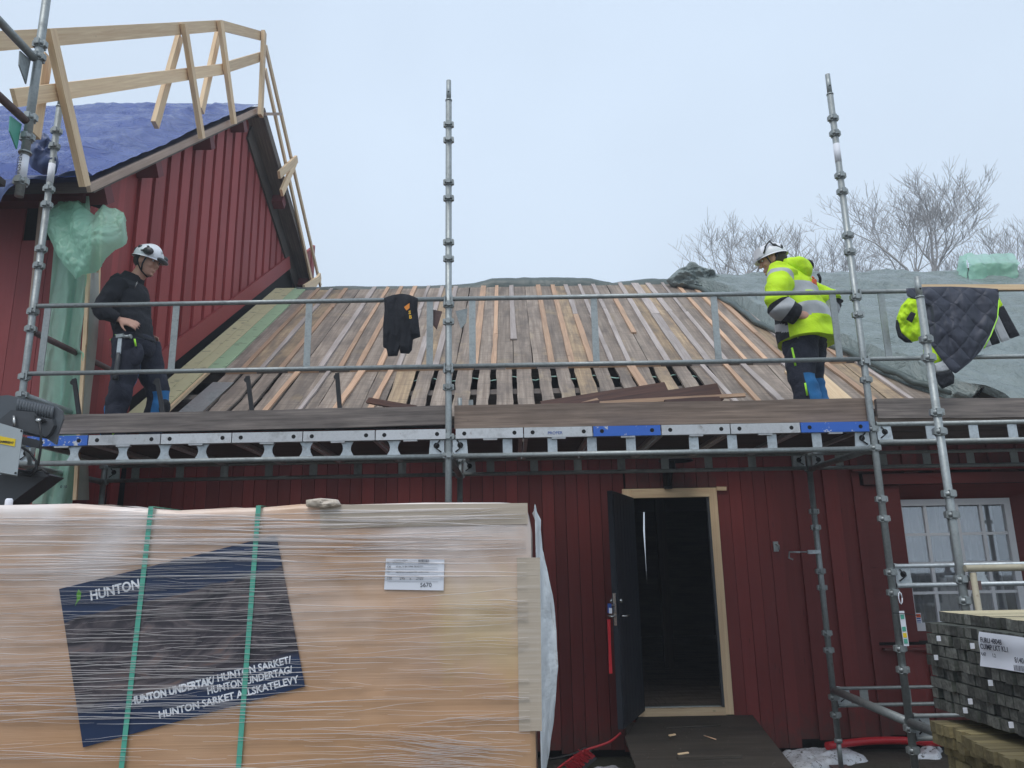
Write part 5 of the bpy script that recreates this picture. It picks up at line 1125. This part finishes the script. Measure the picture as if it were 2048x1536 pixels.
b = MB(); blob(b, [(1812, 577), (1850, 574), (1900, 573), (1950, 575), (1997, 578), (1998, 600), (1994, 635), (1980, 670), (1962, 702), (1940, 725), (1911, 748), (1900, 740), (1880, 715), (1862, 690), (1855, 650), (1848, 610), (1840, 596), (1814, 593)], 5.43, .014, .030, 4.5, n=130, rings=24, zs=.45); b.build('lining', 'quilt', jk, Matrix.Translation(PY(1910, 650, 5.42)))
piece('sleeve', [(1816, 596), (1838, 597), (1840, 650), (1842, 680), (1825, 684), (1806, 679), (1794, 662), (1793, 636), (1802, 612)], 5.45, 'hivis', .035, .030, 7, 90, 18)
piece('sleeve_patch', [(1822, 623), (1832, 627), (1824, 646), (1812, 639)], 5.375, 'black_cloth', .004, .001, 4, 24, 4)
piece('sleeve_edge', [(1792, 640), (1796, 640), (1800, 664), (1816, 682), (1826, 686), (1810, 685), (1796, 674), (1791, 655)], 5.42, 'black_cloth', .02, .003, 4, 36, 5)
piece('lower_sleeve', [(1850, 690), (1866, 692), (1885, 722), (1868, 727), (1850, 722), (1846, 700)], 5.46, 'hivis', .02, .012, 8, 50, 8)
piece('sleeve_band', [(1868, 728), (1888, 722), (1902, 741), (1885, 746), (1872, 747)], 5.45, 'reflect', .022, .010, 8, 50, 8)
piece('sleeve_cuff', [(1870, 747), (1888, 744), (1903, 741), (1909, 752), (1908, 767), (1884, 778), (1876, 768)], 5.45, 'black_cloth', .025, .012, 8, 50, 8)
piece('front_yellow', [(1998, 595), (2006, 610), (1996, 618)], 5.46, 'hivis', .01, .004, 8, 24, 4)
piece('front_black', [(1996, 616), (2007, 611), (2040, 671), (2020, 678), (1996, 630)], 5.46, 'black_cloth', .012, .006, 8, 36, 6)
piece('front_reflective', [(1994, 630), (1997, 630), (2020, 679), (2002, 685), (1989, 655)], 5.455, 'reflect', .012, .004, 8, 36, 6)
piece('front_black', [(1988, 656), (2001, 686), (1984, 691), (1978, 676)], 5.46, 'black_cloth', .012, .004, 8, 30, 5)
piece('front_reflective', [(1977, 677), (1984, 691), (1966, 697), (1970, 688)], 5.46, 'reflect', .01, .003, 8, 24, 4)
b = MB(); b.tube([PY(x_, y_, 5.375) for x_, y_ in ((1998, 600), (1995, 636), (1982, 670), (1968, 697))], .004, 6); b.build('lime_piping', 'lime', jk)

# ---------------------------------------------------------------- people
from mathutils.bvhtree import BVHTree
def hit(p, o):       # first point of a mesh on the line from the eye to p
    mw = wm(o); me = o.data; bt = BVHTree.FromPolygons([mw @ q.co for q in me.vertices], [list(f.vertices) for f in me.polygons])
    r_ = bt.ray_cast(CAMP, (p-CAMP).normalized()); return r_[0] if r_[0] is not None else p
def finger(b, X, pts, r): b.tube([X @ V(p) for p in pts], [r, r, r*.92, r*.7], 8)
def hand(b, X, s=1):     # local: x towards the fingertips, z out of the back of the hand, y to the thumb side (s flips it)
    loft(b, [(-.03, 0, 0, .028, .02), (.0, 0, 0, .030, .018), (.035, 0, 0, .040, .016), (.08, 0, -.002, .040, .014), (.09, 0, -.003, .034, .012)], (0, 1, 0), 12, 8, X=X)
    for y_, L, sp in ((.030, .068, .10), (.010, .078, .03), (-.011, .072, -.04), (-.030, .056, -.13)):
        finger(b, X, [(.075, y_*s, -.002), (.085+L*.4, (y_+sp*L*.4)*s, -.004), (.085+L*.72, (y_+sp*L*.8)*s, -.016), (.085+L*.92, (y_+sp*L)*s, -.034)], .0088)
    finger(b, X, [(.01, .028*s, -.004), (.038, .052*s, -.012), (.062, .066*s, -.022), (.082, .070*s, -.034)], .0105)
def head(b, X):          # origin between the ears; x forward, z up
    loft(b, [(.050, 0, -.118, .022, .022), (.046, 0, -.108, .036, .040), (.034, 0, -.085, .050, .060), (.018, 0, -.05, .062, .080), (.006, 0, -.01, .071, .094), (-.002, 0, .03, .075, .099), (-.006, 0, .07, .072, .094), (-.008, 0, .105, .050, .064), (-.008, 0, .122, .012, .016)], (0, 1, 0), 22, 22, X=X)
    b.tube([X @ V(p) for p in ((.088, 0, .025), (.104, 0, -.004), (.119, 0, -.026), (.104, 0, -.036))], [.009, .011, .0145, .010], 10)
    for c, r in (((.088, 0, .038), (.014, .048, .010)), ((.097, 0, -.064), (.010, .024, .0055)), ((.094, 0, -.077), (.010, .020, .006)), ((.088, 0, -.104), (.014, .018, .013)), ((.066, .038, -.028), (.026, .020, .022)), ((.066, -.038, -.028), (.026, .020, .022)), ((-.005, .076, -.012), (.020, .010, .032)), ((-.005, -.076, -.012), (.020, .010, .032))):
        k = len(b.v); b.ell(c, r, 12, 8); b.v[k:] = [X @ p for p in b.v[k:]]
def rotm(o, f, up=(0, 0, 1)):
    f = V(f).normalized(); u = V(up); u = (u-f*u.dot(f)).normalized(); l = u.cross(f); o = V(o)
    return Matrix(((f.x, l.x, u.x, o.x), (f.y, l.y, u.y, o.y), (f.z, l.z, u.z, o.z), (0, 0, 0, 1)))
def remesh(o, vs=.008, sm=3):
    m_ = o.modifiers.new('remesh', 'REMESH'); m_.mode = 'VOXEL'; m_.voxel_size = vs; m_.use_smooth_shade = True
    m2 = o.modifiers.new('smooth', 'SMOOTH'); m2.factor = .5; m2.iterations = sm
def ellx(b, X, c, r, n=14, m=10, mi=0, zlo=-1):
    k = len(b.v); b.ell(c, r, n, m, mi, zlo); b.v[k:] = [X @ p for p in b.v[k:]]
def helmet(par, X, hood_cups=True):
    b = MB()
    ellx(b, X, (-.004, 0, .045), (.128, .105, .108), 28, 12, 0, -.15)
    k = len(b.v)
    b.grid(lambda u, v: X @ V(((.128+.028*v*(1.0 if math.cos(u*6.283) > 0 else .35))*math.cos(u*6.283)-.004, (.105+.010*v)*math.sin(u*6.283), .030-.012*v-.02*math.cos(u*6.283)*0)), 32, 2, closed=True)
    b.tube([X @ V((x_, 0, .045+math.sqrt(max(0, 1-((x_+.004)/.128)**2))*.108)) for x_ in [(-.11+.22*i/12) for i in range(13)]], .010, 8)
    b.build('helmet', 'helmet', par)
    for s_ in (-1, 1):
        for c, r in (((-.045, .082*s_, .095), (.022, .012, .018)), ((-.100, .055*s_, .070), (.012, .018, .024)), ((.02, .074*s_, .112), (.016, .010, .010))): b = MB(); ellx(b, X, c, r, 12, 8); b.build('helmet_vent', 'visor', par)
    b = MB()
    for s_ in (-1, 1):
        b.tube([X @ V(p) for p in ((-.05, .088*s_, .02), (-.01, .084*s_, -.05), (.03, .062*s_, -.10), (.052, 0, -.128))], .006, 6)
        b.tube([X @ V(p) for p in ((.05, .086*s_, .03), (.03, .080*s_, -.04), (.03, .064*s_, -.10))], .006, 6)
    b.build('chin_strap', 'black_cloth', par)
    b = MB(); ellx(b, X, (-.030, 0, .0), (.092, .078, .075), 20, 12); b.build('hair', 'hair', par)
def eyes(par, X):
    for s_ in (-1, 1):
        b = MB(); ellx(b, X, (.082, .031*s_, .012), (.012, .013, .008), 10, 8); b.build('eye', 'white', par)
        b = MB(); ellx(b, X, (.0925, .031*s_, .012), (.004, .006, .006), 8, 6); b.build('pupil', 'ink', par)
        b = MB(); b.tube([X @ V(p) for p in ((.090, .014*s_, .034), (.094, .032*s_, .038), (.082, .050*s_, .033))], .004, 6); b.build('eyebrow', 'hair', par)

# --- the man in black
DZ = 2.62
O1 = V((-3.08, 6.15, DZ)); X1_ = rotm(O1, (1, -.06, 0))
HX1 = rotm(X1_ @ V((.035, 0, 1.60)), X1_.to_3x3() @ V((.93, -.12, -.28)))
b = MB(); head(b, HX1)
loft(b, [(-.10, 0, 1.36, .09, .07), (-.08, 0, 1.42, .062, .062), (-.02, 0, 1.49, .056, .058), (.015, 0, 1.56, .055, .060)], (0, 1, 0), 16, 10, X=X1_)
tors = [(0, 0, .84, .15, .12), (-.03, 0, 1.02, .15, .11), (-.07, 0, 1.2, .17, .115), (-.09, 0, 1.33, .16, .10), (-.10, 0, 1.40, .08, .07)]
loft(b, tors, (0, 1, 0), 20, 14, X=X1_)
armN = [(-.08, -.17, 1.35), (-.12, -.225, 1.22), (-.165, -.255, 1.10), (-.105, -.235, 1.055), (-.045, -.205, 1.025)]
armF = [(-.10, .17, 1.35), (-.16, .235, 1.22), (-.22, .285, 1.10), (-.14, .255, 1.05), (-.06, .20, 1.02)]
def withr(P_, R_): return [(*p, r[0], r[1]) for p, r in zip(P_, R_)]
for A_ in (armN, armF): loft(b, withr(A_, [(.055, .055), (.05, .05), (.043, .043), (.038, .038), (.028, .026)]), (0, 0, 1), 14, 14, X=X1_)
legN = [(-.0, -.10, .88), (.0, -.10, .72), (-.01, -.10, .50), (-.045, -.10, .30), (-.05, -.10, .09)]
legF = [(.02, .10, .88), (.07, .13, .72), (.135, .17, .50), (.125, .19, .33), (.09, .20, .14)]
for A_ in (legN, legF): loft(b, withr(A_, [(.10, .10), (.085, .085), (.058, .06), (.055, .06), (.045, .045)]), (0, 1, 0), 16, 16, X=X1_)
hand(b, rotm(X1_ @ V((-.015, -.205, 1.018)), (.93, -.06, -.30), (.0, -.80, .55)), -1)
hand(b, rotm(X1_ @ V((-.04, .20, 1.01)), (.9, .1, -.4), (0, .85, .5)), 1)
m1 = b.build('person', 'skin', None, Matrix.Translation(O1)); remesh(m1)
tag(m1, 'man in a black fleece and white helmet standing with a hand on his hip', 'person')
eyes(m1, HX1); helmet(m1, HX1)
b = MB(); loft(b, [(0, 0, .845, .185, .148), (-.005, 0, .87, .19, .152), (-.02, 0, .98, .175, .138), (-.05, 0, 1.10, .175, .132), (-.08, 0, 1.24, .19, .135), (-.095, 0, 1.34, .185, .125), (-.10, 0, 1.405, .12, .10), (-.085, 0, 1.445, .085, .083), (-.07, 0, 1.485, .078, .078)], (0, 1, 0), 40, 60, wr=.016, fr=7, seed=1, X=X1_)
for A_, s_ in ((armN, 2), (armF, 3)): loft(b, withr(A_, [(.078, .078), (.066, .066), (.062, .062), (.052, .050), (.040, .038)]), (0, 0, 1), 28, 40, wr=.010, fr=9, seed=s_, X=X1_)
loft(b, [(-.16, 0, 1.38, .10, .05), (-.19, 0, 1.42, .11, .045), (-.15, 0, 1.46, .09, .05)], (0, 1, 0), 20, 8, wr=.006, X=X1_)
b.build('fleece_jacket', 'black_cloth', m1)
b = MB()
for A_, s_ in ((legN, 5), (legF, 6)):
    far = A_ is legF
    loft(b, withr(A_, [(.115, .125), (.100, .105), (.082, .085), (.078, .082), (.078, .080)]), (0, 1, 0), 32, 44, wr=.012, fr=8, seed=s_, X=X1_,
         mf=(lambda u, v: 1 if .50 < u < .82 and (v < .5 or v > .9) else 0) if far else (lambda u, v: 1 if (u > .72 and .62 < v < .9) or (.30 < u < .62 and .02 < v < .2) else 0))
loft(b, [(-.0, 0, .93, .17, .14), (.0, 0, .84, .19, .155), (-.0, 0, .76, .16, .13)], (0, 1, 0), 28, 10, wr=.006, X=X1_)
b.build('work_trousers', ['navy_cloth', 'blue_cloth'], m1)
b = MB()
for (x_, y_, z_, dz) in ((-.05, -.10, .0, 0), (.10, .20, .06, .06)):
    loft(b, [(x_-.10, y_, z_+.05, .035, .045), (x_-.03, y_, z_+.06, .045, .06), (x_+.07, y_, z_+.045, .048, .042), (x_+.17, y_, z_+.035, .04, .03)], (0, 1, 0), 16, 12, X=X1_); loft(b, [(x_-.01, y_, z_+.06, .05, .055), (x_-.01, y_, z_+.17, .05, .05)], (0, 1, 0), 14, 6, X=X1_)
b.build('boots', 'black', m1)
b = MB(); ellx(b, X1_, (.205, .17, .37), (.045, .06, .075)); b.build('knee_pad', 'black_cloth', m1)
for c, r in (((.10, -.15, .74), (.065, .035, .10)), ((.06, .14, .74), (.06, .035, .09)), ((-.01, -.17, .66), (.045, .03, .10))): b = MB(); ellx(b, X1_, c, r, 16, 10); b.build('tool_pouch', 'navy_cloth', m1)
for s_ in (1, -1): b = MB(); ellx(b, HX1, (.058, .098*s_, .070), (.050, .024, .034), 18, 12); b.bar(HX1 @ V((.0, .108*s_, .06)), HX1 @ V((.06, .112*s_, .078)), .02, .008); b.build('ear_defender', 'visor', m1)
b = MB(); ellx(b, HX1, (.146, 0, .030), (.020, .075, .024), 14, 8); b.build('goggles', 'visor', m1)
for P_, r_ in ((((-.15, -.11, .885), (-.08, -.17, .885), (-.01, -.19, .89)), .005), (((-.07, -.18, .905), (-.01, -.195, .89), (-.06, -.185, .872)), .0035), (((.10, -.19, .86), (.115, -.185, .80)), .008), (((-.0, -.17, .17), (.01, -.18, .12), (-.01, -.175, .09)), .008)):
    b = MB(); b.tube([X1_ @ V(p) for p in P_], r_, 6); b.build('lime_trim', 'lime', m1)
b = MB(); b.tube([X1_ @ V(p) for p in ((.045, -.165, 1.30), (.06, -.160, 1.36))], .002, 5); b.build('zip_pull', 'chrome', m1)
hm = thing('hammer', X1_ @ V((.02, -.215, .7)), 'hammer with a dark grip hanging from the belt of the man in black', 'hammer')
b = MB(); b.bar(X1_ @ V((-.03, -.222, .875)), X1_ @ V((.03, -.222, .88)), .03, .028); b.tube([X1_ @ V((.03, -.222, .872)), X1_ @ V((.075, -.222, .872))], .014, 12); b.tube([X1_ @ V((.075, -.222, .872)), X1_ @ V((.09, -.222, .872))], .018, 12); b.build('hammer_head', 'galv', hm)
b = MB(); b.bar(X1_ @ V((.0, -.22, .86)), X1_ @ V((.0, -.22, .73)), .032, .012, (0, -1, 0)); b.build('shaft', 'galv_light', hm)
b = MB(); b.tube([X1_ @ V(p) for p in ((.0, -.22, .74), (-.002, -.22, .66), (-.005, -.22, .57), (-.006, -.222, .52))], [.016, .019, .018, .024], 12); b.build('grip', 'grey_dark', hm)

# --- the man in yellow, seen from behind his left shoulder
O2 = V((2.45, 6.15, DZ)); X2_ = rotm(O2, (-.8, .6, 0))
HX2 = rotm(X2_ @ V((.185, .02, 1.555)), X2_.to_3x3() @ V((.90, .30, -.22)))
b = MB(); head(b, HX2)
loft(b, [(.10, 0, 1.36, .09, .07), (.13, 0, 1.42, .064, .064), (.16, 0, 1.50, .06, .062)], (0, 1, 0), 16, 8, X=X2_)
loft(b, [(-.03, 0, .84, .15, .12), (0, 0, 1.0, .16, .12), (.05, 0, 1.2, .18, .12), (.08, 0, 1.33, .16, .10), (.11, 0, 1.40, .08, .07)], (0, 1, 0), 20, 14, X=X2_)
aL = [(.07, .19, 1.34), (.07, .31, 1.20), (.07, .37, 1.05), (.01, .335, .98), (-.045, .285, .945)]
aR = [(.07, -.19, 1.34), (-.03, -.28, 1.28), (-.15, -.35, 1.20), (-.09, -.30, 1.07), (.0, -.235, .96)]
for A_ in (aL, aR): loft(b, withr(A_, [(.06, .06), (.052, .052), (.045, .045), (.04, .04), (.03, .028)]), (0, 0, 1), 14, 14, X=X2_)
lL = [(-.02, .10, .88), (.0, .115, .70), (.02, .12, .50), (-.01, .12, .30), (-.03, .12, .09)]
lR = [(-.02, -.10, .88), (.0, -.115, .70), (.02, -.12, .50), (-.01, -.12, .30), (-.03, -.12, .09)]
for A_ in (lL, lR): loft(b, withr(A_, [(.10, .10), (.085, .085), (.058, .06), (.055, .06), (.045, .045)]), (0, 1, 0), 16, 16, X=X2_)
R2 = X2_.to_3x3()
hand(b, rotm(X2_ @ V((-.06, .275, .94)), R2 @ V((-.62, -.72, .10)), R2 @ V((-.70, .68, .1))), 1)
hand(b, rotm(X2_ @ V((.02, -.225, .95)), R2 @ V((.7, .3, -.5)), R2 @ V((0, -.9, .3))), 1)
m2 = b.build('person', 'skin', None, Matrix.Translation(O2)); remesh(m2)
tag(m2, 'man in a fluorescent yellow jacket and white helmet leaning forward, hands on hips', 'person')
eyes(m2, HX2); helmet(m2, HX2)
def jm(u, v):
    z_ = .78+u*.67; back = math.sin(v*6.283) > -.25
    if back:
        q = z_-.02*math.sin(v*6.283+.5)
        return 1 if 1.06 < q < 1.13 or .925 < q < .995 else 0
    q = z_+.10*(math.sin(v*6.283)+.25)
    return 2 if q < .84 else 1 if q < .90 else 2 if q < .955 else 1 if q < 1.0 else 2 if q < 1.03 else 0
b = MB(); loft(b, [(-.015, 0, .78, .285, .225), (-.01, 0, .86, .28, .22), (.0, 0, .98, .27, .205), (.03, 0, 1.12, .26, .19), (.06, 0, 1.25, .255, .175), (.085, 0, 1.34, .215, .15), (.105, 0, 1.40, .15, .12), (.13, 0, 1.45, .105, .10)], (0, 1, 0), 56, 84, wr=.020, fr=4.5, seed=11, X=X2_, mf=jm)
def sm_(u, v): return 2 if u > .74 else 1 if u > .56 else 2 if u > .52 else 1 if .10 < u < .17 else 0
for A_, s_ in ((aL, 12), (aR, 13)): loft(b, withr(A_, [(.115, .11), (.098, .098), (.090, .090), (.078, .076), (.055, .052)]), (0, 0, 1), 32, 48, wr=.018, fr=7, seed=s_, X=X2_, mf=sm_)
jk2 = b.build('hivis_jacket', ['hivis', 'reflect', 'black_cloth'], m2)
b = MB(); loft(b, [(.04, .15, 1.42, .045, .045), (-.03, .09, 1.43, .06, .055), (-.055, 0, 1.425, .07, .06), (-.03, -.09, 1.44, .06, .055), (.04, -.15, 1.43, .045, .045)], (0, 0, 1), 28, 30, wr=.016, fr=9, seed=17, X=X2_); b.build('hood', 'hivis', m2)
b = MB(); loft(b, [(-.02, -.14, 1.44, .02, .03), (-.08, -.06, 1.47, .04, .045), (-.07, .02, 1.46, .02, .02)], (0, 0, 1), 18, 14, wr=.008, X=X2_); b.tube([X2_ @ V(p) for p in ((-.16, -.03, 1.36), (-.165, -.06, 1.33), (-.15, -.10, 1.31))], .012, 8); b.build('hood_lining', 'black_cloth', m2)
b = MB(); loft(b, [(.17, .02, 1.38, .07, .03), (.20, .02, 1.43, .07, .035), (.21, .02, 1.46, .06, .03)], (0, 1, 0), 18, 10, wr=.006, X=X2_); b.build('collar', 'black_cloth', m2)
p = PY(1627, 563, 5.9); pb_ = X2_ @ V((-.125, -.06, 1.22))
b = MB()
bk = R2 @ V((-1, 0, .08)); rt_ = R2 @ V((0, -1, 0)); up2 = V((0, 0, 1))
c_ = hit(PY(1628, 566, 5.9), jk2)+R2 @ V((-.006, 0, 0))
for i, (dx, dz, w_, h_) in enumerate(((-.055, 0, .012, .035), (-.035, 0, .012, .035), (-.015, .002, .012, .035), (.005, 0, .012, .032), (-.03, .036, .05, .010), (.035, .012, .022, .055))):
    q = c_+rt_*dx+up2*dz; b.bar(q-up2*h_/2, q+up2*h_/2, w_, .012, bk)
b.build('back_print', 'red_print', m2)
def tm(u, v): return 1 if u > .52 and (.5 < v < .95) else 0
b = MB()
for A_, s_ in ((lL, 15), (lR, 16)): loft(b, withr(A_, [(.135, .14), (.115, .12), (.095, .10), (.090, .095), (.088, .09)]), (0, 1, 0), 32, 44, wr=.013, fr=8, seed=s_, X=X2_, mf=tm)
loft(b, [(-.01, 0, .93, .18, .15), (-.02, 0, .84, .20, .165), (-.01, 0, .76, .17, .13)], (0, 1, 0), 28, 10, wr=.006, X=X2_)
b.build('work_trousers', ['navy_cloth', 'blue_cloth'], m2)
b = MB()
for y_ in (.12, -.12):
    loft(b, [(-.12, y_, .05, .035, .045), (-.05, y_, .06, .045, .06), (.05, y_, .045, .048, .042), (.16, y_, .035, .04, .03)], (0, 1, 0), 16, 12, X=X2_); loft(b, [(-.03, y_, .06, .05, .055), (-.03, y_, .17, .05, .05)], (0, 1, 0), 14, 6, X=X2_)
b.build('boots', 'black', m2)
for P_, r_ in ((((.04, .232, .70), (.03, .235, .62), (.03, .225, .55)), .009), (((-.03, .222, .40), (-.035, .218, .30)), .008), (((.03, .22, .80), (-.02, .235, .77)), .007)):
    b = MB(); b.tube([X2_ @ V(p) for p in P_], r_, 6); b.build('lime_trim', 'lime', m2)
b = MB(); ellx(b, X2_, (.05, .17, .72), (.09, .05, .12)); b.build('tool_pouch', 'navy_cloth', m2)
b = MB()
for s_ in (1, -1): b.tube([HX2 @ V(p) for p in ((.06, .10*s_, .05), (.02, .108*s_, .11), (-.02, .085*s_, .145), (-.035, .05*s_, .158))], .007, 8); b.tube([HX2 @ V(p) for p in ((-.10, .07*s_, .05), (-.03, .10*s_, .11), (-.02, .085*s_, .145))], .007, 8)
b.build('helmet_band', 'visor', m2)
b = MB(); b.grid(lambda u, v: HX2 @ V(((.150-.02*v)*math.cos((u-.5)*2.0), .118*math.sin((u-.5)*2.0), .035+.085*v)), 16, 6); b.build('helmet_visor', 'white_paint', m2)

# ---------------------------------------------------------------- bare trees behind the roof
def tree(x, y, top, rad, zc, seed, label, depth=8):
    rnd = random.Random(seed)
    t_ = thing('bare_tree', (x, y, 0), label, 'tree', 'bare trees behind the low roof'); tr = MB(); cw_ = MB(); C0 = V((x, y, zc)); H = top-zc
    def out(p):
        q = p-C0; return (q.x/rad)**2+(q.y/rad)**2+(q.z/(H if q.z > 0 else H*1.1))**2
    def grow(p, d, L, r, lv):
        n_ = 4; pts = [p]; rs = [r]; q = p.copy(); dd = d.copy()
        for i in range(n_):
            dd = (dd+V((rnd.gauss(0, .11), rnd.gauss(0, .11), rnd.gauss(.03, .07)))).normalized(); q = q+dd*L/n_; pts.append(q.copy()); rs.append(max(.0075, r*(1-.35*(i+1)/n_)))
            if lv > 1 and out(q)*(1+rnd.uniform(-.12, .12)) > 1: break
        (tr if lv == 0 else cw_).tube(pts, rs, 8 if lv < 2 else (5 if lv < 4 else 3), caps=False); m_ = len(pts)-1
        if lv >= depth or out(pts[-1]) > 1.12: return
        k_ = (4 if lv == 0 else 3) if lv < 3 else rnd.choice((2, 2, 3))
        for j in range(k_):
            i0 = m_ if j == 0 or lv == 0 else rnd.randint(max(1, m_-2), m_); ax = V((rnd.gauss(0, 1), rnd.gauss(0, .8), rnd.gauss(0, .2))); ax = (ax-dd*ax.dot(dd)).normalized()
            an = rnd.uniform(.1, .3) if j == 0 else rnd.uniform(.4, .85)
            nd = (dd*math.cos(an)+ax*math.sin(an)+V((0, 0, .06))).normalized()
            grow(pts[i0], nd, L*rnd.uniform(.66, .84), rs[i0]*(.80 if j == 0 else .60), lv+1)
        if lv >= 2:
            for j in range(2):
                i0 = rnd.randint(1, m_); a_ = rnd.uniform(0, 6.28); nd = (dd*.9+V((math.cos(a_), math.sin(a_), .35))).normalized(); l_ = rnd.uniform(.4, .9)
                if out(pts[i0]) < 1: cw_.tube([pts[i0], pts[i0]+nd*l_*.5, pts[i0]+nd*l_+V((rnd.gauss(0, .05), 0, .12))], [.010, .009, .006], 3, caps=False)
    zb = zc-H*.55; tr.tube([V((x, y, -.2)), V((x+.1, y, zb*.5)), V((x, y, zb))], [top*.019, top*.016, top*.013], 10)
    grow(V((x, y, zb)), V((rnd.gauss(0, .08), 0, 1)).normalized(), H*.42, top*.013, 0)
    tr.build('trunk', 'bark', t_); cw_.build('crown', 'bark', t_)
tree(11.5, 37, 20.2, 3.9, 14.6, 21, 'bare pale tree left of the man in yellow beyond the ridge', 6)
tree(20.4, 36, 21.6, 6.0, 14.4, 4, 'tallest bare tree, its round crown right of the right scaffold pole', 7)
tree(17.0, 40, 19.8, 4.4, 14.2, 9, 'bare tree just right of the man in yellow behind the scaffold pole', 6)
tree(26.6, 39, 19.6, 4.4, 14.0, 33, 'bare tree at the right edge behind the wrapped chimney', 6)
